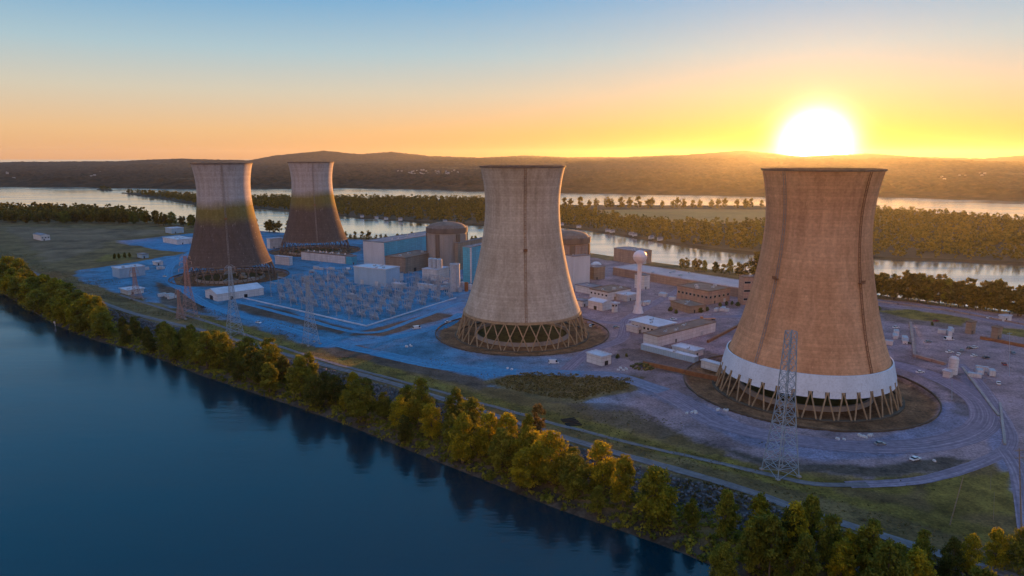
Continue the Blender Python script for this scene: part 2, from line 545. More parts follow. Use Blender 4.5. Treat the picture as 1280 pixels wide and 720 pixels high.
site = [(95,338),(150,331),(235,316),(140,303),(235,292),(330,288),(440,299),(520,303),(740,322),(860,340),(1000,362),(1150,380),(1300,396),
        (1400,430),(1420,600),(1268,574),(1180,590),(1085,597),(960,583),(870,553),(790,520),(740,508),(690,492),(620,486),(560,476),(500,458),(440,441),
        (405,436),(340,416),(265,397),(190,378),(140,363),(100,352)]
zone('gravel', soft(pxpoly(site), 7, 1.4))
sky_tint_area = [(60,330),(240,285),(440,292),(600,300),(640,330),(650,360),(560,400),(590,440),(700,452),(730,470),(760,505),(720,525),(680,516),(560,490),(400,450),(200,385),(90,360)]
zone('blue', np.clip(soft(pxpoly(sky_tint_area), 22, 34), 0, 1))  # area where the blue cast of skylit shade is painted into the ground
# asphalt lots and lanes
for pts, w in [([(215,322),(205,345),(230,362),(262,383),(330,402),(400,427),(440,436)], 13),
               ([(440,436),(520,452),(600,466),(700,468),(770,472),(850,500),(940,548),(1020,566),(1100,562),(1180,538),(1200,510)], 15),
               ([(400,430),(470,425),(540,410),(575,392),(572,378)], 11),
               ([(285,372),(370,393),(455,412),(520,395),(568,374)], 8),
               ([(1210,470),(1240,520),(1255,565),(1275,600),(1285,640)], 9),
               ([(1095,375),(1180,385),(1280,405)], 10),
               ([(330,318),(430,330),(520,345)], 8)]:
    zone('lane', line_w(pts, w))
for pts in ([(145,301),(205,297),(240,303),(240,316),(200,313)], ):
    zone('lane', soft(pxpoly(pts), 2))
# bare earth
for k, (x, y) in TOWERS.items():
    r = np.hypot(P[:,0]-x, P[:,1]-y)
    zone('earth', 1 - sstep(r + nz*2, PIT[k]-3, PIT[k]+.5))
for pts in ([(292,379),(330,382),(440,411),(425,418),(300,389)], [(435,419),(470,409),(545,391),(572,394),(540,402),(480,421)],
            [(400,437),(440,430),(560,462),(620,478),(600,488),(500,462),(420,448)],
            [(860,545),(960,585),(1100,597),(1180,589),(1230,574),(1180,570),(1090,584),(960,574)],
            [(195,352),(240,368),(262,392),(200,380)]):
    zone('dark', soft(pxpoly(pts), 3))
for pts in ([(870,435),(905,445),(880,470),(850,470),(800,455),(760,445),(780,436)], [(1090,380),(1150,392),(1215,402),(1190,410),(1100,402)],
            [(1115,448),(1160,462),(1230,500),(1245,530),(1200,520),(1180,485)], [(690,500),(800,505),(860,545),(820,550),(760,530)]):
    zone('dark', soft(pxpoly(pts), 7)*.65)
zone('scrub', soft(pxpoly([(600,478),(650,462),(700,464),(805,472),(790,488),(720,505),(640,492)]), 5))
for pts in ([(398,446),(440,446),(560,478),(640,503),(720,522),(860,560),(980,592),(1090,601),(1160,590),(1130,615),(1000,603),(880,580),(700,532),(560,496),(450,466)],
            [(1095,388),(1140,386),(1215,398),(1200,405),(1140,398)], [(1238,408),(1300,412),(1300,424),(1250,416)], [(1150,600),(1268,585),(1268,640),(1170,640)],
            [(250,398),(300,404),(395,440),(385,455),(270,425)], [(330,428),(640,520),(900,590),(1280,690),(1280,670),(900,575),(640,508)],
            [(130,318),(165,316),(165,324),(120,327)]):
    zone('grass', soft(pxpoly(pts, .5), 5))
zone('field', soft(pxpoly([(0,283),(130,286),(230,288),(140,300),(120,312),(60,330),(30,300)]), 12, 6))
# gravel tracks along the levee
near_d = np.where(inside(P, island_poly), seg_dist(P, near_line), -1)
zone('track', np.zeros(len(P)))
zone('riprap', sstep(near_d + nz*6, 19, 24)*(1 - sstep(near_d + nz*4, 33, 37)))
zone('mud', 1 - sstep(near_d + nz*4, 5, 10))

idx = -np.ones(len(P), np.int64)
ny, nx = GX.shape
kq = keep.reshape(ny, nx)
cell = kq[:-1,:-1] & kq[1:,:-1] & kq[:-1,1:] & kq[1:,1:]
cj, ci = np.nonzero(cell)
base = cj*nx + ci
quads = np.column_stack([base, base+1, base+nx+1, base+nx])
used = np.unique(quads)
idx[used] = np.arange(len(used))

def np_mesh(name, V, F, mats):
    me = bpy.data.meshes.new(name)
    k = F.shape[1]
    me.vertices.add(len(V)); me.vertices.foreach_set('co', np.asarray(V, np.float32).ravel())
    me.loops.add(F.size); me.loops.foreach_set('vertex_index', F.astype(np.int32).ravel())
    me.polygons.add(len(F)); me.polygons.foreach_set('loop_start', np.arange(0, F.size, k, dtype=np.int32))
    me.polygons.foreach_set('loop_total', np.full(len(F), k, np.int32))
    for m in mats: me.materials.append(m)
    me.update(calc_edges=True)
    return me

ground_me = np_mesh('ground', np.column_stack([P[used], Z[used]]), idx[quads], [])
ground_me.polygons.foreach_set('use_smooth', [True]*len(ground_me.polygons))
zn_names = ['gravel','blue','lane','earth','dark','scrub','grass','field','track','riprap','mud']
for nm in zn_names:
    a = ground_me.attributes.new('zone_'+nm, 'FLOAT', 'POINT')
    a.data.foreach_set('value', np.asarray(zones[nm], np.float32)[used])

gmat, n, l, b = new_mat('plant_ground')
tcg = n.new('ShaderNodeTexCoord'); gv = tcg.outputs['Object']
def zattr(nm):
    a = n.new('ShaderNodeAttribute'); a.attribute_name = 'zone_'+nm; return a.outputs['Fac']
def tone(c, scale, var, detail=6):
    t = noise_node(n, l, gv, scale, detail, .62)
    r = ramp(n, [(.28, tuple(q*(1-var) for q in c)), (.5, c), (.72, tuple(q*(1+var) for q in c))])
    l.new(t.outputs['Fac'], r.inputs['Fac']); return r.outputs[0]
c = tone((.155,.098,.038), .05, .55)                         # rough meadow
c = mixc(n, l, c, tone((.17,.110,.060), .03, .5), zattr('field'))
gp = tone((.27,.185,.195), .06, .42); gravel_sky_tint = tone((.050,.180,.290), .06, .45)  # second tone has the blue of skylit shade put into the gravel colour
c = mixc(n, l, c, mixc(n, l, gp, gravel_sky_tint, zattr('blue')), zattr('gravel'))
lane_c = mixc(n, l, tone((.21,.19,.26), .09, .25), tone((.050,.190,.33), .09, .25), zattr('blue'))  # lanes carry the same painted skylight blue
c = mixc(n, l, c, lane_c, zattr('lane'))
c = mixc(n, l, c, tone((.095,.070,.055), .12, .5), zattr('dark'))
c = mixc(n, l, c, tone((.14,.10,.045), .12, .55), zattr('scrub'))
c = mixc(n, l, c, tone((.165,.115,.024), .10, .6), zattr('grass'))
c = mixc(n, l, c, tone((.22,.105,.050), .12, .6), zattr('earth'))
c = mixc(n, l, c, tone((.065,.060,.060), .35, .6), zattr('riprap'))
c = mixc(n, l, c, tone((.060,.050,.038), .25, .5), zattr('mud'))
c = mixc(n, l, c, tone((.155,.135,.130), .15, .35), zattr('track'))
# worn patches and scuffed strips at the size of a lorry
t = noise_node(n, l, gv, .16, 8, .72)
r = ramp(n, [(.36, (.55,.53,.50)), (.47, (1,1,1)), (.60, (1,1,1)), (.68, (1.4,1.38,1.35))]); l.new(t.outputs['Fac'], r.inputs['Fac'])
c = mixc(n, l, c, r.outputs[0], .85, 'MULTIPLY')
# tyre tracks, patches, stones
t = noise_node(n, l, gv, .9, 5, .7)
r = ramp(n, [(.30, (.45,.45,.45)), (.5, (1,1,1)), (.70, (1.55,1.55,1.55))]); l.new(t.outputs['Fac'], r.inputs['Fac'])
c = mixc(n, l, c, r.outputs[0], .9, 'MULTIPLY')
t = noise_node(n, l, gv, .018, 5, .6)
r = ramp(n, [(.35, (.60,.58,.55)), (.5, (1,1,1)), (.7, (1.2,1.2,1.22))]); l.new(t.outputs['Fac'], r.inputs['Fac'])
c = mixc(n, l, c, r.outputs[0], .8, 'MULTIPLY')
l.new(c, b.inputs['Base Color']); b.inputs['Roughness'].default_value = .92; b.inputs['Specular IOR Level'].default_value = .15
bp = n.new('ShaderNodeBump'); bp.inputs['Strength'].default_value = .5; bp.inputs['Distance'].default_value = .5
t = noise_node(n, l, gv, .6, 6, .7); l.new(t.outputs['Fac'], bp.inputs['Height']); l.new(bp.outputs[0], b.inputs['Normal'])
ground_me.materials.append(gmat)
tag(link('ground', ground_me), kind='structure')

# ---- gravel and asphalt lanes: ribbons laid on the ground, with wheel ruts
def road_mat(name, c, rut):
    m, n, l, b = new_mat(name)
    a1 = n.new('ShaderNodeAttribute'); a1.attribute_name = 'across'
    a2 = n.new('ShaderNodeAttribute'); a2.attribute_name = 'along'
    cx = n.new('ShaderNodeCombineXYZ'); l.new(a1.outputs['Fac'], cx.inputs['X']); l.new(a2.outputs['Fac'], cx.inputs['Y'])
    mp = n.new('ShaderNodeMapping'); mp.inputs['Scale'].default_value = (5.0, .012, 1); l.new(cx.outputs[0], mp.inputs['Vector'])
    t = noise_node(n, l, mp.outputs[0], 1.0, 6, .65)
    r = ramp(n, [(.28, tuple(q*.55 for q in c)), (.5, c), (.70, rut)]); l.new(t.outputs['Fac'], r.inputs['Fac'])
    g = noise_node(n, l, mapping(n, l, (1,1,1)), .35, 6, .7)
    r2 = ramp(n, [(.3, (.65,.65,.65)), (.5, (1,1,1)), (.7, (1.3,1.3,1.3))]); l.new(g.outputs['Fac'], r2.inputs['Fac'])
    cc = mixc(n, l, r.outputs[0], r2.outputs[0], .9, 'MULTIPLY')
    l.new(cc, b.inputs['Base Color']); b.inputs['Roughness'].default_value = .9; b.inputs['Specular IOR Level'].default_value = .15
    return m
M['road_sky_tint'] = road_mat('sky_tinted_road', (.045,.205,.36), (.10,.32,.47))  # blue of skylit shade put into the road colour
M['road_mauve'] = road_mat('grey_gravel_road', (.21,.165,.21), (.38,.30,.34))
M['road_half_tint'] = road_mat('half_sky_tinted_road', (.09,.195,.315), (.18,.31,.43))  # weaker step of the painted skylight blue
M['road_faint_tint'] = road_mat('faint_sky_tinted_road', (.15,.18,.26), (.28,.305,.385))  # last step of the painted skylight blue, towards mauve
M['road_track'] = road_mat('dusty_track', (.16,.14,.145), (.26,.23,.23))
def road(name, pts, width, mat, lift=.10, jit=.35):
    pts = [np.array(p[:2], float) for p in pts]
    # Catmull-Rom, one point every two metres
    Q_ = [pts[0]*2 - pts[1]] + pts + [pts[-1]*2 - pts[-2]]; out = []
    for p0, p1, p2, p3 in zip(Q_[:-3], Q_[1:-2], Q_[2:-1], Q_[3:]):
        k = max(2, int(np.hypot(*(p2-p1))/2.0))
        for i_ in range(k):
            t = i_/k
            out.append(.5*((2*p1) + (p2-p0)*t + (2*p0-5*p1+4*p2-p3)*t*t + (3*p1-p0-3*p2+p3)*t**3))
    out.append(pts[-1]); out = np.array(out)
    tg_ = np.gradient(out, axis=0); tg_ /= np.maximum(np.hypot(tg_[:,0], tg_[:,1]), 1e-6)[:,None]
    nn_ = np.column_stack([-tg_[:,1], tg_[:,0]])
    ac = np.linspace(-1, 1, 7); V = []; A1 = []; A2 = []
    dist_ = np.concatenate([[0], np.cumsum(np.hypot(*np.diff(out, axis=0).T))])
    wv = width/2 + (fbm(out, 9, 61) - .5)*2*jit
    for a_ in ac:
        V.append(out + nn_*(wv*a_)[:,None]); A1.append(np.full(len(out), a_)); A2.append(dist_)
    V = np.stack(V, 1).reshape(-1, 2); z_ = heights(V) + lift
    me = np_mesh(name, np.column_stack([V, z_]), np.array([(i_*7+j, (i_+1)*7+j, (i_+1)*7+j+1, i_*7+j+1) for i_ in range(len(out)-1) for j in range(6)]), [mat])
    for nm, ar in (('across', np.stack(A1, 1).ravel()*width/8), ('along', np.stack(A2, 1).ravel())):
        a_ = me.attributes.new(nm, 'FLOAT', 'POINT'); a_.data.foreach_set('value', ar.astype(np.float32))
    me.update()
    # faces up
    if me.polygons[0].normal.z < 0: me.flip_normals()
    return tag(link(name, me), kind='structure')
pxl = lambda L_, z=0: [(at(x, y, z).x, at(x, y, z).y) for x, y in L_]
tx4, ty4 = TOWERS['T4']
arc = [(tx4 + 80*math.cos(R(d_)), ty4 + 78*math.sin(R(d_))) for d_ in range(-140, 41, 15)]
road('road', pxl([(262,300),(235,318),(214,332),(212,350),(232,364),(264,383),(330,402),(400,424),(440,435),(470,441)]), 9, M['road_sky_tint'], .08)
road('road', pxl([(470,441),(540,456),(600,463.5),(650,465)]), 11, M['road_sky_tint'], .085)
road('road', pxl([(645,465),(690,466),(730,468)]), 11, M['road_half_tint'], .087)
road('road', pxl([(725,467.7),(770,470),(830,489)]), 11, M['road_faint_tint'], .089)
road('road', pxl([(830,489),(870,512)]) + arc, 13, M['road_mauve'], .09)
road('road', pxl([(395,432),(440,430),(480,424),(545,409),(578,392)]), 9, M['road_sky_tint'], .075)
road('road', pxl([(286,374),(370,396),(456,416),(520,399),(575,378)]), 5, M['road_sky_tint'], .07)
road('road', pxl([(1060,606),(1140,602),(1200,588),(1245,570),(1262,555),(1258,530),(1225,480),(1200,455)]), 5.5, M['road_mauve'], .11)
road('road', pxl([(1255,562),(1272,590),(1282,640),(1290,690)]), 6, M['road_mauve'], .13)
road('road', pxl([(1092,381),(1180,391),(1300,413)]), 8, M['road_mauve'], .07)
road('road', pxl([(735,400),(780,404),(860,398),(930,395)]), 8, M['road_mauve'], .07)
road('road', pxl([(700,470),(735,440),(775,425),(782,408),(790,395),(850,362)]), 8, M['road_mauve'], .075)
road('track', pxl([(150,368),(210,387),(260,402),(385,447),(450,466),(560,495),(640,517),(760,548),(860,570),(960,592),(1020,604),(1085,604)], .6), 3.4, M['road_track'], .16, .25)
lv_pts = []
dd_ = 0
for q0, q1 in zip(near_line[:-1], near_line[1:]):
    d_ = q1 - q0; n_ = np.array([-d_[1], d_[0]])/np.hypot(*d_)
    mid_ = (q0 + q1)/2 + n_*39.5
    if not inside(mid_[None], island_poly)[0]: mid_ = (q0 + q1)/2 - n_*39.5
    lv_pts.append(mid_)
lv_pts = [p for p in lv_pts if p[1] > 60 and p[1] < 900]
road('levee_track', lv_pts, 4.2, M['road_track'], .20, .3)

# ---- river
wm, n, l, b = new_mat('river_water')
b.inputs['Base Color'].default_value = (.0008, .019, .031, 1)
b.inputs['Roughness'].default_value = .06
b.inputs['IOR'].default_value = 1.40
mrot = mapping(n, l, (.05, .19, 1)); mrot.node.inputs['Rotation'].default_value = (0, 0, R(38))
t1 = noise_node(n, l, mrot, 1, 4, .6)
t2 = noise_node(n, l, mapping(n, l, (.6, .9, 1)), 1, 3, .5)
mrot3 = mapping(n, l, (.004, .024, 1)); mrot3.node.inputs['Rotation'].default_value = (0, 0, R(38))
t3 = noise_node(n, l, mrot3, 1, 4, .55)
am = n.new('ShaderNodeMath'); am.operation = 'MULTIPLY_ADD'; l.new(t2.outputs['Fac'], am.inputs[0]); am.inputs[1].default_value = .22; l.new(t1.outputs['Fac'], am.inputs[2])
bp = n.new('ShaderNodeBump'); bp.inputs['Strength'].default_value = .5; bp.inputs['Distance'].default_value = .3
l.new(am.outputs[0], bp.inputs['Height']); l.new(bp.outputs[0], b.inputs['Normal'])
mr = n.new('ShaderNodeMapRange'); mr.inputs[1].default_value = .35; mr.inputs[2].default_value = .65; mr.inputs[3].default_value = .05; mr.inputs[4].default_value = .24
l.new(t3.outputs['Fac'], mr.inputs[0])
# the open channels behind the island carry a glossier surface than the near one in the lee of its bank
tw = n.new('ShaderNodeTexCoord'); dw = n.new('ShaderNodeVectorMath'); dw.operation = 'DOT_PRODUCT'; dw.inputs[1].default_value = (.646, .763, 0)
l.new(tw.outputs['Object'], dw.inputs[0])
mw = n.new('ShaderNodeMapRange'); mw.inputs[1].default_value = 300; mw.inputs[2].default_value = 420; mw.inputs[3].default_value = 0; mw.inputs[4].default_value = 1.0
l.new(dw.outputs['Value'], mw.inputs[0])
l.new(mr.outputs[0], b.inputs['Roughness'])
l.new(mw.outputs[0], b.inputs['Coat Weight']); b.inputs['Coat IOR'].default_value = 1.6; l.new(mr.outputs[0], b.inputs['Coat Roughness']); l.new(bp.outputs[0], b.inputs['Coat Normal'])
wb = MB(); S = 42000
wb.add([(-S,-2000,-6),(S,-2000,-6),(S,S,-6),(-S,S,-6)], [(0,1,2,3)])
tag(wb.build('river_water', wm), kind='structure')
bed = MB(); bed.add([(-S,-2000,-13),(S,-2000,-13),(S,S,-13),(-S,S,-13)], [(0,1,2,3)])
tag(bed.build('riverbed', gmat), kind='structure')

# ---- far country: forested plain and hills, polar mesh with canopy relief
SKY_X = [-400,0,150,230,310,340,405,450,490,540,600,655,700,780,850,930,1000,1090,1150,1230,1280,1700]
SKY_Y = [204,205.5,204.5,201.5,203,197.5,191,195.5,192.5,198,200,198,199,199.5,196.5,191.5,198,195.5,199,202,197.5,201]
shore_px = [(-600,231),(0,233),(240,236),(430,234.5),(600,238),(700,240.5),(950,245),(1090,245),(1280,251),(1900,262)]
sh = [at(x, y, -6) for x, y in shore_px]
az_s = np.array([math.atan2(p.x, p.y) for p in sh]); d_s = np.array([math.hypot(p.x, p.y) for p in sh])
naz, nd = 1300, 300
az = np.linspace(R(-52), R(52), naz)
A, T = np.meshgrid(az, np.linspace(0, 1, nd))
D0 = np.interp(A, az_s, d_s)
D = D0 + (np.exp(T*2.6) - 1)/(math.exp(2.6) - 1)*(14500 - D0) - 60
PXc = 640 + FPX*np.tan(A)/CP                                  # photo column each direction falls in, only to read the skyline
X, Yc = D*np.sin(A), D*np.cos(A)
Q = np.column_stack([X.ravel(), Yc.ravel()])
fwd = D*np.cos(A)
H_far = CAM_H + fwd*(198.5 - np.interp(PXc, SKY_X, SKY_Y))/FPX
ridge = np.exp(-((D - 11500)/1500)**2)
near_ridge_h = np.interp(PXc, [-400,300,480,560,640,720,900,1100,1280,1700], [16,16,30,82,102,94,92,92,64,56])
near_ridge = np.exp(-((D - 8000 - 500*np.sin(A*9))/1000)**2)
roll = fbm(Q, 900, 31, 3).reshape(A.shape)
bank = np.clip((D - D0 + 60)/200, 0, 1)
hill = np.maximum(ridge*(H_far + (roll - .5)*14), near_ridge*(near_ridge_h + (roll-.5)*34))
canopy = (fbm(Q, 55, 41, 2).reshape(A.shape) - .35)*22 + (fbm(Q, 19, 47, 2).reshape(A.shape) - .5)*14
far_fade = np.clip(1.5 - D/14000, .6, 1)*1.25
ZF = -6 + bank*(8 + roll*22 + np.maximum(canopy, 0)*far_fade) + hill*bank
ZF[0, :] = -9
jj, ii = np.meshgrid(np.arange(nd-1), np.arange(naz-1), indexing='ij')
bq = (jj*naz + ii).ravel()
hills_me = np_mesh('hills', np.column_stack([Q, ZF.ravel()]), np.column_stack([bq, bq+1, bq+naz+1, bq+naz]), [])
fm, n, l, b = new_mat('distant_forest')
tcg = n.new('ShaderNodeTexCoord'); gv = tcg.outputs['Object']
t = noise_node(n, l, gv, .02, 4, .7); r = ramp(n, [(.3,(.020,.017,.012)), (.5,(.046,.034,.022)), (.72,(.095,.060,.032))]); l.new(t.outputs['Fac'], r.inputs['Fac'])
t2 = noise_node(n, l, gv, .0011, 3, .6); r2 = ramp(n, [(.62,(0,0,0)), (.68,(1,1,1))]); l.new(t2.outputs['Fac'], r2.inputs['Fac'])
c = mixc(n, l, r.outputs[0], (.13,.105,.06), mixc(n, l, (0,0,0), r2.outputs[0], .6))
l.new(c, b.inputs['Base Color']); b.inputs['Roughness'].default_value = .95; b.inputs['Specular IOR Level'].default_value = .05
hills_me.materials.append(fm)
tag(link('hills', hills_me), kind='structure')

# ---- the long river island behind the plant
low_px = [(150,241.5),(200,249),(240,256),(330,262),(440,272),(520,278),(600,282),(700,284),(780,296),(860,309),(950,319),(1090,324),(1280,331),(1420,337)]
up_px = [(1420,285),(1280,277),(1180,269),(1090,263),(950,258),(850,257.5),(700,257),(600,250.5),(430,249),(320,247.5),(230,245),(180,241.5)]
mid_poly = np.vstack([pxpoly(low_px, -6), pxpoly(up_px, -6)])
def resample(poly, step, jit):
    out = []
    for a, b_ in zip(poly, np.roll(poly, -1, 0)):
        d = np.hypot(*(b_-a)); k = max(1, int(d/step))
        for i in range(k): out.append(a + (b_-a)*i/k)
    out = np.array(out)
    return out + (np.column_stack([fbm(out, 40, 51), fbm(out, 40, 57)]) - .5)*2*jit
def slab(name, poly, zt, mat, jit=8, inset=8):
    o1 = resample(poly, 15, jit); c0 = o1.mean(0)
    nrm_ = np.roll(o1, -1, 0) - np.roll(o1, 1, 0); nrm_ = np.column_stack([-nrm_[:,1], nrm_[:,0]])/np.maximum(np.hypot(nrm_[:,0], nrm_[:,1]), 1e-6)[:,None]
    area = np.sum(o1[:,0]*np.roll(o1[:,1], -1) - o1[:,1]*np.roll(o1[:,0], -1))
    inn = o1 + nrm_*inset*(1 if area > 0 else -1)
    bm = bmesh.new()
    va = [bm.verts.new((p[0], p[1], -8)) for p in o1]; vb = [bm.verts.new((p[0], p[1], zt)) for p in inn]
    k = len(va)
    for i in range(k): bm.faces.new((va[i], va[(i+1)%k], vb[(i+1)%k], vb[i]))
    es = [bm.edges.get((vb[i], vb[(i+1)%k])) for i in range(k)]
    bmesh.ops.triangle_fill(bm, edges=es, use_beauty=True, use_dissolve=False)
    bmesh.ops.recalc_face_normals(bm, faces=bm.faces)
    me = bpy.data.meshes.new(name); bm.to_mesh(me); bm.free(); me.materials.append(mat)
    return tag(link(name, me), kind='structure')
M['wood_floor'] = plain('woodland_floor', (.060,.045,.022), .95, .5, .02)
M['stubble'] = plain('stubble_field', (.34,.22,.07), .95, .3, .01)
slab('river_island', mid_poly, -3.5, M['wood_floor'])
field_poly = pxpoly([(735,262.5),(850,261.5),(955,262),(992,265),(985,279.5),(900,279.5),(840,277.5),(785,272.5)], -3.4)
fb = MB(); fb.add([(p[0], p[1], -3.3) for p in field_poly], [tuple(range(len(field_poly)-1, -1, -1))]); tag(fb.build('field', M['stubble']), kind='structure')
islet_poly = pxpoly([(120,237),(130,238.6),(142,238.2),(138,236.6),(126,236.2)], -6)
slab('islet', islet_poly, -4, M['wood_floor'], 2, 4)
bar_poly = pxpoly([(1080,263.0),(1150,259.5),(1185,261),(1130,265)], -6)

# ------------------------------------------------------------------ trees
def leaf_quads(cent, nor, size, g):
    """one bent leaf clump quad per centre"""
    k = len(cent)
    a = g.normal(size=(k,3)); a -= nor*np.sum(a*nor, 1)[:,None]; a /= np.linalg.norm(a, axis=1)[:,None]
    b_ = np.cross(nor, a)
    s = size[:,None]
    asp = g.uniform(.55, 1.0, (k,1))
    p0 = cent - a*s - b_*s*asp*.4; p1 = cent + b_*s*asp*-1.0 ; p2 = cent + a*s*.9 + b_*s*asp*.3; p3 = cent + b_*s*asp
    V = np.stack([p0, p1, p2, p3], 1).reshape(-1, 3)
    return V, np.arange(4*k).reshape(-1, 4)

def crown_arrays(H, Rr, nclump, nleaf, size, seed, base=.22, shape=1.0):
    g = np.random.default_rng(seed)
    C_, Rad, Ton = [], [], []
    for i in range(nclump):
        h = base + (1 - base)*g.uniform(.05, 1)**.8
        t = (h - base)/(1 - base)
        rr = Rr*(math.sin(PI*min(1, .16 + t*.80))**.7)*shape
        th = g.uniform(0, 2*PI); q = rr*math.sqrt(g.uniform(.05, 1))*.80
        cr = Rr*g.uniform(.13, .34)*(1 - .3*t)
        C_.append((q*math.cos(th), q*math.sin(th), h*H - cr*.7)); Rad.append(cr); Ton.append(g.uniform(0, 1))
    C_, Rad, Ton = np.array(C_), np.array(Rad), np.array(Ton)
    w = Rad**2; pick = g.choice(nclump, nleaf, p=w/w.sum())
    u = g.normal(size=(nleaf,3)); u /= np.linalg.norm(u, axis=1)[:,None]
    rad = Rad[pick]*g.uniform(.30, 1.45, nleaf)
    cent = C_[pick] + u*rad[:,None]*np.array([1,1,.8])
    nor = u*.6 + g.normal(size=(nleaf,3))*.6; nor /= np.linalg.norm(nor, axis=1)[:,None]
    V, F = leaf_quads(cent, nor, size*g.uniform(.55, 1.25, nleaf), g)
    tone_ = np.clip(.55*Ton[pick] + .35*g.uniform(0, 1, nleaf), 0, 1)
    return V, F, tone_, C_

def crown_mesh(name, mat, arr):
    V, F, tn, _ = arr
    me = np_mesh(name, V, F, [mat])
    a = me.attributes.new('tone', 'FLOAT', 'FACE'); a.data.foreach_set('value', tn.astype(np.float32))
    return me

def trunk_mb(H, r, clumps, seed, nl=7):
    g = random.Random(seed); mb = MB()
    p = Vector((0,0,-1.0)); pts = [p]
    for k in range(1, 5):
        p = Vector((g.uniform(-.03,.03)*H, g.uniform(-.03,.03)*H, H*.19*k)); pts.append(p)
    for k in range(4): mb.bar(pts[k], pts[k+1], 2*r*(1 - .2*k), 2*r*(.8 - .2*k), 6)
    for i in range(min(nl, len(clumps))):
        c_ = Vector(clumps[i]); k = g.choice((1, 2, 2, 3)); st = pts[k]
        mb.bar(st, st.lerp(c_, .9), r*.8, r*.25, 5)
    return mb

PROTO = {}
def make_proto(key, H, Rr, ncl, nleaf, size, seed, mat, base=.22, shape=1.0):
    arr = crown_arrays(H, Rr, ncl, nleaf, size, seed, base, shape)
    t = thing('tree', 'x', 'tree', (0,0,0))
    trunk_mb(H, H*.022, arr[3], seed).build('trunk', M['bark'], t)
    link('crown', crown_mesh('crown', mat, arr), t)
    PROTO[key] = [t, False]

for k in range(4):
    make_proto(('olive', k), 15, (4.3,5.6,6.3,4.9)[k], 90, 5200, .34, 100+k, M['leaf_olive'], .12)
    make_proto(('dark', k), 15, (5.4,4.0,5.8,4.8)[k], 90, 5200, .34, 120+k, M['leaf_dark'], .12)
    make_proto(('yellow', k), 15, (5.0,5.9,4.2,5.3)[k], 90, 5200, .34, 140+k, M['leaf_yellow'], .14)
    make_proto(('far', k), 15, 5.2, 30, 1000, .70, 160+k, M['leaf_far'], .14)
make_proto(('rust', 0), 15, 4.6, 22, 1500, .5, 190, M['leaf_rust'], .2)

PLANTED = []
def plant(kind, x, y, Hh, wide=1.0, name='tree', z=None):
    k = rnd.randrange(4) if (kind, 1) in PROTO else 0
    pr = PROTO[(kind, k)]
    z = hz(x, y) - .2 if z is None else z
    s = Hh/15.0
    rz = rnd.uniform(0, 2*PI)
    if not pr[1]:
        o = pr[0]; pr[1] = True
        KIDS[o.name] = [(c, list(c.children)) for c in o.children]
        o.location = (x, y, z); o.rotation_euler = (0,0,rz); o.scale = (s*wide, s*wide, s)
    else:
        o = dup(pr[0], (x, y, z), rz, (s*wide, s*wide, s))
    PLANTED.append((o, kind, x, y, z))
    return o

# near riverbank
acc = 0.0
ns = []
for a, b_ in zip(near_line[:-1], near_line[1:]):
    d = b_ - a; L = np.hypot(*d); k = max(1, int(L/2.0))
    for i in range(k): ns.append((a + d*i/k, np.array([-d[1], d[0]])/L))
row_i = 0; dist = 0.0; nxt = 0.0
BANK = []
for (p, nn) in ns:
    dist += 2.0
    if dist < nxt: continue
    row_i += 1
    off = [5, 13, 20, 9, 17][row_i % 5] + rnd.uniform(-2, 2)
    q = p + nn*off
    if not inside(q[None], island_poly)[0]: q = p - nn*off
    px, py = proj((q[0], q[1], 3))
    nxt = dist + rnd.uniform(4.2, 6.4)
    if q[1] < 96 or px < -60 or px > 1330 or q[1] > 1000: 
        continue
    hgt = rnd.choice((rnd.uniform(12, 18), rnd.uniform(17, 23), rnd.uniform(20, 26)))
    wide = rnd.uniform(.85, 1.2)
    if px < 70: kind = rnd.choice(('yellow','olive','yellow','olive')); hgt *= .95; wide *= 1.2
    elif px < 140: kind = 'yellow' if rnd.random() < .6 else 'olive'; hgt *= 1.0; wide *= 1.15
    elif px < 200: kind = 'dark'; hgt *= .70
    elif px < 430: kind = rnd.choice(('dark','olive','olive')); hgt *= .90
    elif px < 560: kind = rnd.choice(('olive','yellow','olive','dark')); hgt *= .92
    elif px < 850:
        kind = rnd.choice(('yellow','olive','yellow','olive')); hgt *= .94
    elif px < 905: kind = 'olive'; hgt *= .60
    else: kind = rnd.choice(('olive','olive','yellow','yellow')) if off > 12 else 'olive'; hgt *= .88 ; wide *= .9
    if 135 < px < 150 or 850 < px < 868: continue
    o = plant(kind, q[0], q[1], hgt, wide)
    BANK.append((o, kind, px, off))
for px_, py_, hh, kd in ((905,712,15,'olive'), (935,705,17,'olive'), (962,712,20,'olive'), (985,700,19,'dark'), (1010,690,20,'olive'), (1035,706,18,'olive'), (1058,716,15,'yellow'), (1085,722,14,'olive'), (1120,735,15,'olive'), (1150,722,13,'olive'), (1185,735,14,'dark'), (1240,728,13,'yellow'), (1270,735,15,'olive'), (672, 560, 17, 'rust'), (660, 566, 17, 'yellow'), (865, 655, 11, 'olive'), (1208, 733, 13, 'yellow')):
    q = at(px_, py_, -2); o = plant(kd, q.x, q.y, hh, .8); BANK.append((o, kd, px_, 20))
def stretch(px):
    for lim, nm in ((75,'at the far left bend'), (150,'left of the red-tipped pylon'), (300,'below the left tower pair'),
                    (440,'below the substation'), (570,'left of the tan tower'), (700,'below the tan tower'), (860,'left of the big pylon'),
                    (1000,'under the big pylon'), (1150,'right of the big pylon'), (2000,'at bottom right corner')):
        if px < lim: return nm
ADJ = {'olive':'olive green tree', 'dark':'dark green tree', 'yellow':'golden yellow tree', 'rust':'bare reddish brown tree'}
cnt = {}
for o, kind, px, off in sorted(BANK, key=lambda t: t[2]):
    key = (kind, 'by the water' if off < 11 else 'up the bank', stretch(px)); cnt.setdefault(key, []).append(o)
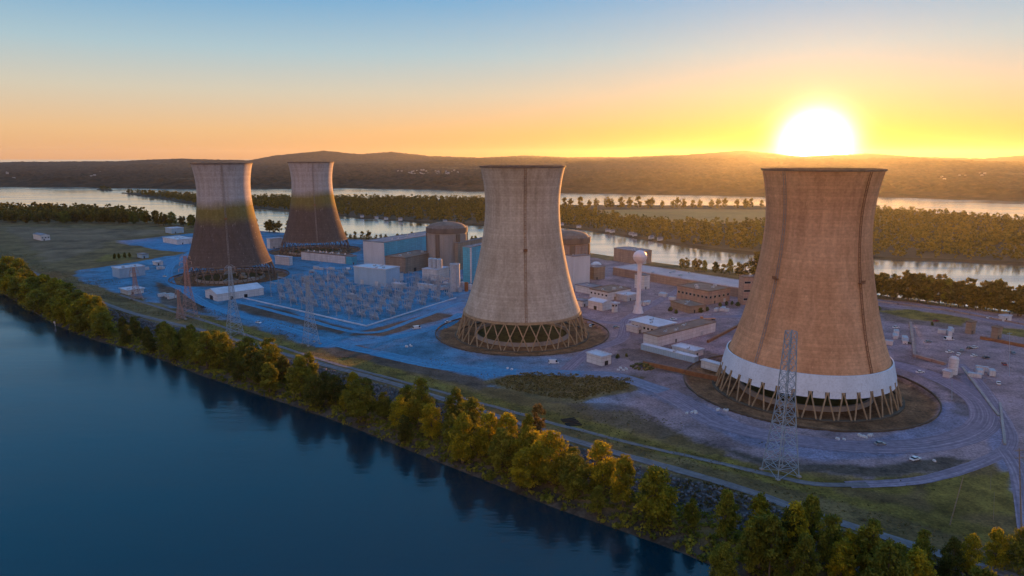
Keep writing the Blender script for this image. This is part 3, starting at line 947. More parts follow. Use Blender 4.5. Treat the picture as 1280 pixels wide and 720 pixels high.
for (kind, rw, st), os_ in cnt.items():
    for i, o in enumerate(os_):
        o['label'] = f'{ADJ[kind]} {rw} {st}' + (f', {ordn(i)} from left' if len(os_) > 1 else '')
        o['group'] = 'trees along the near riverbank'; o['category'] = 'tree'

def label_row(objs, text, group):
    objs = sorted(objs, key=lambda o: proj(o.location)[0])
    for i, o in enumerate(objs):
        o['label'] = text if len(objs) == 1 else f'{text}, {ordn(i)} from left'
        o['group'] = group; o['category'] = 'tree'

def tree_row(px0, py0, px1, py1, count, h0, h1, text, kind='far', depth=8, gap=0.0, wide=1.0, group='trees along the far shore of the plant'):
    out = []
    for i in range(count):
        if rnd.random() < gap: continue
        t_ = (i + rnd.uniform(.15, .85))/count
        q = at(px0 + (px1-px0)*t_, py0 + (py1-py0)*t_, -1)
        x, y = q.x + rnd.uniform(-depth, depth)*.4, q.y + rnd.uniform(-depth, depth)
        out.append(plant(kind if rnd.random() < .85 else 'olive', x, y, rnd.uniform(h0, h1), rnd.uniform(.85, 1.2)*wide))
    label_row(out, text, group)
tree_row(1085, 371, 1300, 399, 36, 19, 26, 'tree in the backlit shore row right of the white-banded tower', depth=6)
tree_row(955, 352, 1082, 368, 22, 20, 26, 'hidden shore tree added behind the white-banded tower', depth=4)  # row out of sight, added to keep the low sun off the ground
tree_row(945, 347, 1085, 363, 18, 22, 27, 'hidden shore tree added in a second row behind the white-banded tower', depth=3)  # further unseen row, added against sun streaks through the tower's columns
tree_row(848, 337, 948, 349, 13, 11, 17, 'small backlit shore tree left of the white-banded tower', depth=4)
tree_row(428, 299.5, 524, 302.5, 15, 8, 15, 'small shore tree behind the blue turbine hall', depth=4, gap=.1)
tree_row(568, 304, 604, 307, 6, 11, 15, 'small shore tree right of the round reactor building', depth=4)
tree_row(188, 281, 362, 292, 26, 18, 26, 'dark round shore tree behind the left tower pair', depth=14)
tree_row(-10, 279, 195, 280, 36, 17, 24, 'tree at the woodland edge of the far left field', depth=14)
tree_row(135, 325, 168, 322, 5, 6, 8, 'low dark bush left of the small blue buildings', kind='dark', depth=4)
# row of trees beyond the stubble field on the river island
out = []
for i in range(25):
    q = at(700 + 255*(i + rnd.uniform(.1,.9))/25, 260.5 + rnd.uniform(-.6,.6), -3.5)
    out.append(plant('far', q.x, q.y, rnd.uniform(20, 30), rnd.uniform(.8, 1.15), z=-3.7))
label_row(out, 'tree in the row beyond the stubble field on the river island', 'trees beyond the stubble field')

# woodland of the river island: a mass nobody could count
def wood_mass(name, poly, count, h0, h1, seed, avoid=None, zb=-3.7, leaves=70, lsize=1.5, inset=4):
    g = np.random.default_rng(seed)
    lo, hi = poly.min(0), poly.max(0)
    pts = []
    while len(pts) < count:
        c_ = g.uniform(lo, hi, (count*3, 2))
        ok = sdist(c_, poly) > inset
        # keep mostly what lies in view
        pxs = 640 + FPX*c_[:,0]/np.maximum(c_[:,1]*CP + 122*SP, 1)
        ok &= (pxs > -60) & (pxs < 1340)
        for av in (avoid or []): ok &= sdist(c_, av) < -6
        pts += list(c_[ok])
    pts = np.array(pts[:count])
    bases = [crown_arrays(15, 5.5, 11, leaves, lsize, seed+10+k, .06) for k in range(8)]
    VV, FF, TT = [], [], []; off = 0
    for i, p in enumerate(pts):
        V, F, tn, _ = bases[i % 8]
        s = g.uniform(h0, h1)/15; th = g.uniform(0, 2*PI); co, si = math.cos(th), math.sin(th); wd = g.uniform(.85, 1.3)
        W = np.column_stack([(V[:,0]*co - V[:,1]*si)*s*wd + p[0], (V[:,0]*si + V[:,1]*co)*s*wd + p[1], V[:,2]*s + zb])
        VV.append(W); FF.append(F + off); off += len(V); TT.append(np.clip(tn*.7 + g.uniform(0,.35), 0, 1))
    me = np_mesh(name, np.vstack(VV), np.vstack(FF), [M['leaf_far']])
    a = me.attributes.new('tone', 'FLOAT', 'FACE'); a.data.foreach_set('value', np.concatenate(TT).astype(np.float32))
    return link(name, me)
gap_strip = pxpoly([(730,262.5),(955,262),(992,266),(985,280),(900,280),(840,278),(780,273)], -3.5)
back_strip = pxpoly([(690,255),(960,255),(960,262.8),(690,262.4)], -3.5)
tag(wood_mass('woodland', mid_poly, 5600, 9, 16, 300, [gap_strip, back_strip], inset=12), 'dense autumn woodland covering the long river island', 'woodland', kind='stuff')
left_wood = pxpoly([(-60,277),(190,278),(185,271),(100,265.5),(-60,263.5)], -1)
tag(wood_mass('shore_woodland', left_wood, 620, 15, 24, 350, zb=-.8), 'dense woodland between the far left field and the river', 'woodland', kind='stuff')
tag(wood_mass('islet_woodland', islet_poly, 26, 8, 14, 330, zb=-4.2), 'tiny wooded islet in the far left river', 'islet trees', kind='stuff')

# undergrowth, weeds and riprap: stuff
def clump_stuff(name, pts, s0, s1, per, mat, seed, lsize=.35, flat=.6):
    g = np.random.default_rng(seed)
    k = len(pts)
    z = heights(pts)
    sz = g.uniform(s0, s1, k)
    u = g.normal(size=(k, per, 3)); u /= np.linalg.norm(u, axis=2)[:,:,None]; u[:,:,2] = np.abs(u[:,:,2])
    cent = np.column_stack([pts, z])[:,None,:] + u*sz[:,None,None]*np.array([1,1,flat])*g.uniform(.4, 1, (k,per,1))
    cent = cent.reshape(-1,3); nor = (u.reshape(-1,3) + g.normal(size=(k*per,3))*.5); nor /= np.linalg.norm(nor, axis=1)[:,None]
    V, F = leaf_quads(cent, nor, lsize*g.uniform(.6, 1.4, k*per)*np.repeat(np.sqrt(sz), per), g)
    me = np_mesh(name, V, F, [mat]); a = me.attributes.new('tone', 'FLOAT', 'FACE')
    a.data.foreach_set('value', np.clip(np.repeat(g.uniform(0,.7,k), per) + g.uniform(0,.3,k*per), 0, 1).astype(np.float32))
    return tag(link(name, me), kind='stuff')
def scatter(poly_or_none, count, seed, cond):
    g = np.random.default_rng(seed); out = []
    lo = np.array([-700., 100]); hi = np.array([330., 900])
    while len(out) < count:
        c_ = g.uniform(lo, hi, (20000, 2))
        ins = inside(c_, island_poly)
        dn = np.where(ins, seg_dist(c_, near_line), -1)
        px_ = 640 + FPX*c_[:,0]/(c_[:,1]*CP + 122*SP)
        out += list(c_[cond(c_, dn) & (px_ > -40) & (px_ < 1320)])
    return np.array(out[:count])
tag(clump_stuff('undergrowth', scatter(None, 5200, 401, lambda c_, d: (d > 1.5) & (d < 25)), .7, 2.4, 14, M['leaf_olive'], 402, .42), 'low leafy undergrowth beneath the riverbank trees', 'undergrowth')
tag(clump_stuff('bank_weeds', scatter(None, 3000, 403, lambda c_, d: (d > 24) & (d < 37) & (fbm(c_, 16, 77) > .5)), .4, 1.3, 8, M['leaf_rust'], 404, .35), 'brown weeds on the levee slope above the trees', 'weeds')
scrub_poly = pxpoly([(610,478),(655,465),(700,466),(795,473),(785,487),(720,502),(645,490)])
tag(clump_stuff('scrub', scatter(None, 1500, 405, lambda c_, d: sdist(c_, scrub_poly) > 1), .4, 1.5, 8, M['leaf_rust'], 406, .4), 'brown scrub patch beside the road below the tan tower', 'scrub')
tag(clump_stuff('meadow_grass', scatter(None, 5000, 407, lambda c_, d: ((d > 46) & (d < 62) | (d > 44) & (fbm(c_, 30, 88) > .62) & (d < 90))), .25, .7, 6, M['leaf_rust'], 408, .3), 'rough grass on the inner levee slope', 'grass')
g_ = np.random.default_rng(410)
rp = scatter(None, 5200, 409, lambda c_, d: (d > 21) & (d < 35))
rz_ = heights(rp)
cube = np.array([(-1,-1,-1),(1,-1,-1),(1,1,-1),(-1,1,-1),(-1,-1,1),(1,-1,1),(1,1,1),(-1,1,1)])*.5
VV = np.repeat(cube[None], len(rp), 0)*g_.uniform(.45, 1.15, (len(rp),1,3)) + g_.normal(size=(len(rp),8,3))*.11
th = g_.uniform(0, 6.3, len(rp)); co, si = np.cos(th)[:,None], np.sin(th)[:,None]
VX = VV[:,:,0]*co - VV[:,:,1]*si + rp[:,0:1]; VY = VV[:,:,0]*si + VV[:,:,1]*co + rp[:,1:2]; VZ = VV[:,:,2] + rz_[:,None] + .15
FQ = np.array([(3,2,1,0),(4,5,6,7),(0,1,5,4),(1,2,6,5),(2,3,7,6),(3,0,4,7)])
me = np_mesh('riprap', np.stack([VX, VY, VZ], 2).reshape(-1,3), (FQ[None] + (np.arange(len(rp))*8)[:,None,None]).reshape(-1,4), [M['rock']])
tag(link('riprap', me), 'grey riprap stones armouring the levee slope', 'riprap', kind='stuff')

# ------------------------------------------------------------------ cooling towers
PROF = [(40.2,15.0),(37.2,23),(34.6,31),(32.4,39),(30.3,48),(28.4,57),(26.8,66),(25.7,74),(25.1,82),(24.9,88),(25.1,94),(25.8,101),(26.9,107.5),(28.0,112.2),(28.3,113.0)]
pz = [z for r_, z in PROF]; pr_ = [r_ for r_, z in PROF]
def rad(z): return float(np.interp(z, pz, pr_))
def smooth_prof(z0):
    zs = np.linspace(z0, 113.0, 60)
    rr = np.array([np.mean([np.interp(np.clip(z+q, 0, 113), [8]+pz, [42.8]+pr_) for q in (-4,-2,0,2,4)]) for z in zs])
    rr[-3:] += np.array([.05, .15, .3])
    return list(zip(rr, zs))

def cooling_tower(key, label, mat, z0, style, ladder_az, colmat):
    x, y = TOWERS[key]
    t = thing('cooling_tower', label, 'cooling tower', (x, y, 0), 0, 'hyperbolic cooling towers')
    outer = smooth_prof(z0)
    inner = [(r_ - (.9 if i > 3 else 1.1), z) for i, (r_, z) in enumerate(outer)][::-1]
    sh_ = MB(); sh_.lathe(outer + inner, 144, closed=True); so = sh_.build('shell', mat, t, True)
    rim = MB(); rt = outer[-1][0]
    rim.lathe([(rt+.02,112.2),(rt+.55,112.3),(rt+.55,113.35),(rt-1.2,113.35),(rt-1.2,112.6)], 144)
    rim.build('rim', M['concrete_dark'], t)
    rb = outer[0][0]
    ring = MB(); ring.lathe([(rb-1.2, z0+.9),(rb+.35, z0+.9),(rb+.55, z0-.6),(rb-1.2, z0-.6)], 144, closed=True)
    ring.build('ring_beam', colmat, t)
    rf = rb + z0*(.36 if style == 'X' else .37)
    N = 32 if style == 'X' else 36
    topz = z0 - .5 if style == 'X' else z0 - 6.6
    rtop = rb if style == 'X' else rb + 2.3
    for k in range(N):
        th_ = 2*PI*k/N
        for s in (-1, 1):
            c_ = MB()
            if style == 'X': t0, t1 = th_ + s*PI/N*.92, th_ - s*PI/N*.92
            else: t0, t1 = th_ + s*PI/N*.06, th_ + s*PI/N*.86
            c_.bar((rtop*math.cos(t0), rtop*math.sin(t0), topz), (rf*math.cos(t1), rf*math.sin(t1), -2.6), .75, .85, 6)
            if style == 'V' and s == 1:
                stb = MB(); stb.bar(((rb-.3)*math.cos(th_), (rb-.3)*math.sin(th_), z0-.6), ((rtop+.1)*math.cos(th_), (rtop+.1)*math.sin(th_), topz-.5), .9, 1.2)
                stb.build('column_head', colmat, t)
            c_.build('column', colmat, t)
    kerb = MB(); kerb.lathe([(rf+1.0,-2.2),(rf+1.0,-1.3),(rf-1.0,-1.3),(rf-1.0,-2.2)], 96); kerb.build('footing', M['earth_concrete'], t)
    bas = MB(); bas.lathe([(33.0,-1.9),(32.6,.5),(31.4,.5),(31.0,-1.5)], 96); bas.build('basin_rim', M['concrete'], t)
    fl = MB(); fl.cyl((0,0,-1.55), 31.1, .25, 96); fl.build('basin_floor', M['weeds'], t)
    # access ladder up the shell with a landing
    if ladder_az is not None:
        for az_, z_to, w_, mt in ladder_az:
            a_ = R(az_); ca, sa = math.cos(a_), math.sin(a_)
            ld = MB(); zs = np.linspace(z0 + .5, z_to, 40); prof = dict()
            zz = [q for _, q in outer]; rrr = [q for q, _ in outer]
            pts = [Vector(((np.interp(z, zz, rrr) + .45)*ca, (np.interp(z, zz, rrr) + .45)*sa, z)) for z in zs]
            tx = Vector((-sa, ca, 0))*w_/2
            for p, q in zip(pts[:-1], pts[1:]):
                ld.bar(p + tx, q + tx, .22); ld.bar(p - tx, q - tx, .22)
                m_ = p.lerp(q, .5); ld.bar(m_ + tx, m_ - tx, .18)
            ld.build('ladder', M[mt], t)
            pf = MB(); zp = 60.0; rr_ = np.interp(zp, zz, rrr)
            pf.box(((rr_+1.0)*ca, (rr_+1.0)*sa, zp), (2.2, 2.6, .25), a_); pf.box(((rr_+2.0)*ca, (rr_+2.0)*sa, zp+.9), (.15, 2.6, 1.1), a_)
            pf.build('landing', M['rust'], t)
    if style == 'V':
        bd = MB(); r1 = rb + .5; 
        bd.lathe([(rb+.15, z0+1.5),(rb+.75, z0+1.4),(rb+2.6, z0-6.0),(rb+2.2, z0-6.0)], 144, closed=True)
        bd.build('white_band', M['band'], t, False)
        for k in range(N):
            pn = MB(); ta, tb = 2*PI*(k+.14)/N, 2*PI*(k+.86)/N
            vs = []
            for z_, rr_ in ((z0-6.05, rb+2.45), (z0-8.9, rb+3.1)):
                for th_ in (ta, (ta+tb)/2, tb):
                    vs.append((rr_*math.cos(th_), rr_*math.sin(th_), z_))
            vs += [((math.hypot(a,b)-.18)/math.hypot(a,b)*a, (math.hypot(a,b)-.18)/math.hypot(a,b)*b, c_) for a, b, c_ in vs]
            pn.add(vs, [(0,3,4,1),(1,4,5,2),(6,7,10,9),(7,8,11,10),(3,9,10,4),(4,10,11,5),(0,6,9,3),(2,5,11,8)])
            pn.build('curtain_panel', M['band'], t)
    return t
cooling_tower('T1', 'stained cooling tower with pale top and dark base, leftmost and nearer of the left pair', M['tower_stained'], 15.0, 'X', [(-68, 112, 1.0, 'concrete')], M['concrete_dark'])
cooling_tower('T3', 'stained cooling tower farthest away, right one of the left pair', M['tower_stained'], 15.0, 'X', [(-70, 112, 1.0, 'concrete')], M['concrete_dark'])
cooling_tower('T2', 'clean tan cooling tower in the middle, its open crossed columns showing', M['tower_tan'], 15.0, 'X', [(-87, 112, 1.2, 'rust')], M['column'])
cooling_tower('T4', 'nearest cooling tower with a white band round its foot, below the sun', M['tower_flare_tint'], 17.0, 'V', [(-67, 112, 1.2, 'rust'), (-150, 112, 1.2, 'concrete')], M['column'])

for key, lb in (('T1','left stained tower'), ('T2','tan tower'), ('T3','farthest tower'), ('T4','white-banded tower')):
    x, y = TOWERS[key]; mb = MB(); pr0 = PIT[key] - .5
    mb.lathe([(pr0, -2.2), (pr0, .55), (pr0+.5, .55), (pr0+.5, -.4)], 160)
    o = mb.build('pit_kerb', M['earth_concrete']); o.location = (x, y, 0)
    tag(o, f'low dark kerb ring round the pit of the {lb}', 'kerb', 'pit kerbs')

# ------------------------------------------------------------------ buildings
U_ANG = R(55)
def solve_extent(c0, d, target_x):
    lo, hi = 0.0, 600.0
    x0 = proj(c0)[0]; sg = 1 if target_x > x0 else -1
    for _ in range(50):
        m = (lo + hi)/2
        xm = proj((c0.x + d[0]*m, c0.y + d[1]*m, 0))[0]
        if (xm - target_x)*sg < 0: lo = m
        else: hi = m
    return lo

def building(name, label, cat, corner, right_x, left_x, top_y, wall, roof, ang_=None, gable=False, overhang=.4, wins=None, door=None, vents=0, max_u=None, max_v=None, parapet=.5, lean=None, group=None, stripe=None):
    a_ = U_ANG if ang_ is None else R(ang_)
    c0 = at(*corner)
    z_g = 0.0
    u, v = (math.cos(a_), math.sin(a_)), (-math.sin(a_), math.cos(a_))
    L = solve_extent(c0, u, right_x); W = solve_extent(c0, v, left_x)
    L = min(L, 160); W = min(W, max_v or 70)
    if max_u: L = min(L, max_u)
    if max_v: W = min(W, max_v)
    Hh = max(2.2, z_at(c0.y, top_y))
    t = thing(name, label, cat, (c0.x, c0.y, z_g), a_, group)
    wl_ = MB()
    if gable:
        rh = Hh + min(W, L)*.12
        if L >= W: pr = [(0,0,-.5),(0,W,-.5),(0,W,Hh),(0,W/2,rh),(0,0,Hh)]; ax = (L,0)
        else: pr = [(0,0,-.5),(L,0,-.5),(L,0,Hh),(L/2,0,rh),(0,0,Hh)]; ax = (0,W)
        vs = pr + [(p[0]+ax[0], p[1]+ax[1], p[2]) for p in pr]
        wl_.add(vs, [(0,1,2,3,4),(9,8,7,6,5)] + [(i,(i+1)%5,5+(i+1)%5,5+i) for i in range(5)])
        wl_.build('wall', wall, t)
        rf = MB(); o_ = overhang
        if L >= W:
            for y0, y1 in ((-o_, W/2), (W+o_, W/2)):
                z0 = Hh - o_*(rh-Hh)/(W/2)
                p = [(-o_,y0,z0+.06),(L+o_,y0,z0+.06),(L+o_,y1,rh+.06),(-o_,y1,rh+.06)]
                rf.add(p + [(q[0],q[1],q[2]+.2) for q in p], [(0,1,2,3),(7,6,5,4),(0,4,5,1),(1,5,6,2),(2,6,7,3),(3,7,4,0)])
        else:
            for x0, x1 in ((-o_, L/2), (L+o_, L/2)):
                z0 = Hh - o_*(rh-Hh)/(L/2)
                p = [(x0,-o_,z0+.06),(x0,W+o_,z0+.06),(x1,W+o_,rh+.06),(x1,-o_,rh+.06)]
                rf.add(p + [(q[0],q[1],q[2]+.2) for q in p], [(0,1,2,3),(7,6,5,4),(0,4,5,1),(1,5,6,2),(2,6,7,3),(3,7,4,0)])
        rf.build('roof', roof, t)
    else:
        wl_.box((L/2, W/2, (Hh-.5)/2), (L, W, Hh+.5)); wl_.build('wall', wall, t)
        rf = MB(); rf.box((L/2, W/2, Hh+.13), (L+2*overhang, W+2*overhang, .25))
        if parapet:
            e = overhang
            for cx, cy, sx, sy in ((L/2,-e+.15,L+2*e,.3),(L/2,W+e-.15,L+2*e,.3),(-e+.15,W/2,.3,W+2*e-.62),(L+e-.15,W/2,.3,W+2*e-.62)):
                rf.box((cx,cy,Hh+.262+parapet/2),(sx,sy,parapet))
        rf.build('roof', roof, t)
        g = random.Random(hash(label) % 1000 if False else len(label)*7 + int(corner[0]))
        for k in range(vents):
            vt = MB(); s = g.uniform(1.2, 2.6); xx, yy = L*(k+.5)/max(1,vents), W*g.uniform(.25,.7)
            vt.box((xx, yy, Hh+.255+s*.35), (s*1.3, s, s*.7)); vt.box((xx, yy, Hh+.26+s*.7+.1), (s*.8, s*.6, .2))
            vt.build('roof_vent', M['insulator_gray'], t)
    if not gable and L*W > 140 and not vents and Hh < 40:
        for k in range(min(6, 1 + int(L*W/260))):
            vt = MB(); xx, yy = L*(.2 + .6*((k*.618) % 1)), W*(.2 + .6*((k*.37+.3) % 1)); sz = 1.1 + .5*((k*.7) % 1)
            vt.box((xx, yy, Hh+.255+sz*.35), (sz*1.4, sz, sz*.7)); vt.cyl((xx+sz*1.6, yy, Hh+.255), .35, sz, 8, .2)
            vt.build('roof_vent', M['insulator_gray'], t)
    if not door and Hh < 25 and L > 5: door = [('u', .3, 1.4, 2.4, 'dark')] + ([('u', .75, 2.8, 3.0, 'insulator_gray')] if L > 14 else [])
    if stripe:
        st = MB()
        z_a, z_b, smat = stripe
        st.box((L/2, -.06, (z_a+z_b)/2*Hh), (L-.1, .1, (z_b-z_a)*Hh)); st.build('cladding_band', smat, t)
    def win(side, s0, z0, w_, h_, nm='window', mt=None):
        wmb, fr = MB(), MB()
        if side == 'u': c_, sz, fz = (s0, -.04, z0), (w_, .06, h_), (w_+.3, .04, h_+.3); cf = (s0, -.018, z0)
        else: c_, sz, fz = (-.04, s0, z0), (.06, w_, h_), (.04, w_+.3, h_+.3); cf = (-.018, s0, z0)
        fr.box(cf, fz); f_ = fr.build(nm, M['insulator_gray'] if nm == 'window' else wall, t)
        wmb.box(c_, sz); wmb.build('pane' if nm == 'window' else 'door_leaf', mt or M['glass'], f_)
    for w_ in (wins or []):
        side, nx_, nz_, ww, hh_, zlo, zhi = w_
        S_ = L if side == 'u' else W
        for i in range(nx_):
            for j in range(nz_):
                zc = Hh*(zlo + (zhi-zlo)*(j+.5)/nz_)
                win(side, S_*(i+.5)/nx_, zc, min(ww, S_/nx_*.8), hh_)
    for d_ in (door or []):
        side, s_, w_, h_, mt = d_
        win(side, (L if side == 'u' else W)*s_, h_/2, w_, h_, 'door', M[mt])
    t['_L'] = L; t['_W'] = W; t['_H'] = Hh
    return t
B = building
# plant core
B('turbine_hall', 'long turbine hall with pale end wall and bright blue side', 'turbine hall', (481,332), 566, 455, 303.5, M['cyan'], M['roof_gray'], 60, wins=None, door=[('v',.5,5,6,'pale_blue')], max_v=34).name
th_ = [o for o in bpy.data.objects if o.name.startswith('turbine_hall')][0]
endw = MB(); endw.box((-.09, th_['_W']/2, th_['_H']/2-.1), (.12, th_['_W']-.02, th_['_H']-.3)); endw.build('end_cladding', M['white_rib'], th_)
B('service_building', 'brown masonry block in front of the blue turbine hall', 'building', (507,342), 545, 482, 323, M['tan'], M['roof_brown'], 60, vents=3, door=[('u',.3,4,4,'dark')])
B('control_building', 'tan flat-roofed block behind the cyan tower block', 'building', (573,338), 640, 569, 304, M['tan'], M['roof_gray'], 60)
t = B('annex_building', 'tall bright cyan block with a white corner strip beside the tan tower', 'building', (589,354), 628, 579, 309.5, M['cyan'], M['roof_gray'], 60)
st = MB(); st.box((-.05, 0, t['_H']/2), (1.3, 1.3, t['_H']-.4)); st.build('corner_strip', M['white'], t)
t = B('pump_building', 'white block with three tanks on its roof beside the grey round stack', 'building', (546,353), 562, 528, 338, M['white'], M['roof_pale'], 60, max_u=22, door=[('v',.5,3,3.5,'dark')])
for k in range(3):
    tk = MB(); tk.cyl((t['_L']*.45, t['_W']*(.2+.3*k), t['_H']+.26), 2.6, 9, 20, .9); tk.build('roof_tank', M['insulator_gray'], t, False)
B('boundary_wall', 'low white wall below the white pump block', 'wall', (540,361), 561, 521, 356.5, M['white'], M['roof_pale'], 60, max_u=3, parapet=0, overhang=.1)
B('storage_building', 'pale blue ribbed storage building at the back of the substation', 'building', (483,359), 504, 443, 337.5, M['pale_blue'], M['roof_pale'], 60, max_u=20, door=[('v',.3,4,4.5,'white'),('v',.75,4,4.5,'white')])
B('shed', 'small white shed right of the pale blue ribbed building', 'shed', (497,352), 507, 486, 342.5, M['white'], M['roof_gray'], 60, max_u=9)
B('shed', 'low pale hut below the small white shed near the substation', 'shed', (504,361), 512, 490, 356, M['pale_blue'], M['roof_pale'], 60, max_u=5)
t = B('long_building', 'long low white building in front of the farthest tower', 'building', (432,330), 441, 370.5, 320, M['white'], M['roof_brown'], 60, max_u=14, vents=0)
for k in range(7):
    vt = MB(); vt.cyl((t['_L']*.5, t['_W']*(.08+.14*k), t['_H']+.26), .8, 1.6, 10, .5); vt.build('roof_vent', M['white'], t)
B('equipment_house', 'small cyan box at the right end of the long white building', 'equipment house', (440,331), 447, 433, 321, M['cyan'], M['roof_gray'], 60, max_u=8)
B('shed', 'small white box between the two left towers', 'shed', (362,332), 366, 344, 322, M['white'], M['roof_pale'], 60, max_u=10)
B('warehouse', 'long low warehouse with open gabled end beside the left stained tower', 'warehouse', (272,377), 330, 257, 368, M['white'], M['roof_pale'], 45, gable=True, door=[('v',.5,7,3.6,'dark'),('u',.3,3,3,'dark'),('u',.6,3,3,'dark')])
B('workshop', 'pale blue two-part workshop left of the red-tipped pylon', 'workshop', (150,348), 182, 141, 336.5, M['pale_blue'], M['roof_pale'], 50, vents=2, door=[('u',.5,4,4,'white')])
B('shed', 'long low white-roofed shed at the foot of the red-tipped pylon', 'shed', (160,369), 180, 147, 363.5, M['white'], M['roof_pale'], 50, overhang=1.0, max_v=16)
B('farm_house', 'lone pale house in the field at far left', 'house', (52,301), 63, 42, 294.5, M['white'], M['roof_gray'], 50, gable=True, wins=[('u',3,1,1.6,1.6,.3,.8)])
B('depot_building', 'pale blue depot at the back left beyond the dark lot', 'building', (215,292), 230, 207, 286, M['pale_blue'], M['roof_pale'], 50)
B('long_shed', 'long pale shed along the back of the dark blue lot', 'shed', (222,306), 243, 204, 300, M['white'], M['roof_pale'], 50, max_u=60)
B('depot_building', 'pale building between the two left towers at the back', 'building', (338,311), 353, 334, 299, M['white'], M['roof_pale'], 50)
B('hut', 'tiny white hut behind the left stained tower', 'hut', (196,332), 204, 191, 328, M['white'], M['roof_pale'], 50, max_u=10, max_v=10)
B('hut', 'tiny pale hut left of the curving road by the left tower', 'hut', (178,323), 186, 171, 318.5, M['pale_blue'], M['roof_gray'], 50, max_u=14, max_v=14)
# right of the tan tower
B('reactor_annex', 'tall white ribbed building below the right reactor dome', 'building', (716,361), 737, 684, 321, M['white_rib'], M['roof_gray'], 30, max_u=40)
B('fuel_building', 'tan block right of the tall white ribbed building', 'building', (742,350), 756, 733, 335, M['tan'], M['roof_gray'], 30, max_u=26)
B('screen_house', 'long pinkish building at the river edge behind the water tower', 'building', (797,331), 821, 767, 315, M['pink_brick'], M['roof_gray'], 35, door=[('u',.5,5,6,'white')], vents=3, max_u=22)
B('long_roof_building', 'very long pale-roofed hall along the far shore', 'hall', (926,372), 960, 766, 361, M['pink_brick'], M['roof_lilac'], 39, max_u=34, max_v=190, vents=5)
B('office_building', 'tan flat office block with small windows left of the white-banded tower', 'office', (885,381), 912, 846, 365, M['pink_brick'], M['roof_brown'], 35, wins=[('v',8,1,2.2,1.8,.35,.75),('u',5,1,2.2,1.8,.35,.75)], vents=4)
B('office_building', 'three-storey pale office with bands of dark windows beside the banded tower', 'office', (928,381), 975, 922, 347, M['pink_brick'], M['roof_brown'], 5, wins=[('u',5,3,5.2,1.7,.05,.97)], max_v=20)
B('low_building', 'long low white building with a stepped roof below the reactor annex', 'building', (760,376), 788, 737, 366, M['white'], M['roof_brown'], 40, vents=3, max_v=50, wins=[('v',5,1,1.8,1.4,.4,.8)])
B('low_building', 'low pink-white block tight against the tall ribbed building', 'building', (738,368), 752, 719, 360, M['white'], M['roof_gray'], 40, max_v=40, vents=1)
B('trailer_building', 'white gable-ended shed left of the water tower foot', 'shed', (753,389), 765, 735, 379, M['white'], M['roof_pale'], 42, gable=True, max_v=30, door=[('v',.5,3,3,'dark')])
B('trailer_building', 'small lilac shed by the right edge of the tan tower', 'shed', (728,384), 737, 715, 377, M['white'], M['roof_gray'], 42, max_v=20)
B('trailer_building', 'grey shed between white shed and water tower', 'shed', (784,377), 797, 770, 370, M['insulator_gray'], M['roof_pale'], 42, max_v=25)
B('tank_house', 'white block directly behind the water tower column', 'building', (805,362), 812, 793, 345, M['white'], M['roof_gray'], 40, max_v=14)
t = B('guard_tower', 'small white kiosk tower right of the gabled shed', 'kiosk', (768,391), 772, 764.5, 380, M['white'], M['roof_pale'], 40, overhang=1.2, wins=[('u',1,1,2,1.2,.6,.95),('v',1,1,2,1.2,.6,.95)])
B('low_building', 'low tan building with bushes in front of the tan office', 'building', (862,392), 882, 838, 384, M['tan'], M['roof_brown'], 25, max_u=25)
t = B('visitor_building', 'pale roofed hall with verandah right of the water tower foot', 'hall', (822,421), 842, 789, 408, M['white'], M['roof_pale'], 39, overhang=1.6, parapet=0, wins=[('v',7,1,1.6,1.5,.3,.75)], max_u=26)
B('shed', 'small white porch block at the left end of the pale roofed hall', 'shed', (797,417), 806, 783, 410, M['white'], M['roof_pale'], 39, max_u=9, max_v=14)
B('long_warehouse', 'long white windowless warehouse lying left of the white-banded tower', 'warehouse', (822,434), 894, 804, 421, M['white'], M['roof_brown'], 39, parapet=.3, max_v=13)
B('flume', 'long pale green concrete flume below the white warehouse', 'flume', (868,454), 880, 801, 447, M['pale_blue'], M['roof_pale'], 42, max_u=4, parapet=0, overhang=.15)
B('shed', 'white shed behind the right end of the pale flume', 'shed', (868,447), 882, 840, 440, M['white'], M['roof_pale'], 40, max_u=9, max_v=18)
B('pump_block', 'row of low concrete pump blocks joining the flume to the banded tower', 'pump house', (903,466), 908, 876, 458, M['white'], M['roof_pale'], 38, max_u=5, parapet=.3)
B('shed', 'small white shed with a lean-to beside the ring of the tan tower', 'shed', (752,458), 764, 730, 447, M['white'], M['roof_pale'], 40, max_u=8, max_v=12, door=[('u',.5,3,2.6,'dark')])
B('gate_house', 'brown gatehouse on the right-hand lot near the left grass strip', 'gatehouse', (1213,418), 1222, 1206, 404, M['tan'], M['roof_brown'], 30, max_u=6, max_v=6)
B('gate_house', 'brown gatehouse on the right-hand lot near the right grass strip', 'gatehouse', (1246,424), 1254, 1238, 411, M['tan'], M['roof_brown'], 30, max_u=6, max_v=6)
B('shed', 'white shed above the grass strip at the far right', 'shed', (1255,402), 1264, 1248, 396, M['white'], M['roof_pale'], 20, max_u=9, max_v=9)
t = B('tank_house', 'white plant block on the lot right of the banded tower', 'building', (1187,473), 1194, 1178, 466, M['white'], M['roof_pale'], 40, max_u=5, max_v=5)
q = at(1192,470)
sl = thing('silo', 'short white silo beside the white plant block on the right lot', 'silo', (q.x+1.5, q.y+3.5, 0))
mb = MB(); mb.cyl((0,0,0), 2.4, 9, 20, 1.4); mb.build('tank', M['white'], sl); mb = MB()
for k in range(4): mb.bar((2.1*math.cos(k*PI/2),2.1*math.sin(k*PI/2),9.2),(2.1*math.cos(k*PI/2),2.1*math.sin(k*PI/2),10.6),.15)
mb.build('railing', M['steel'], sl)

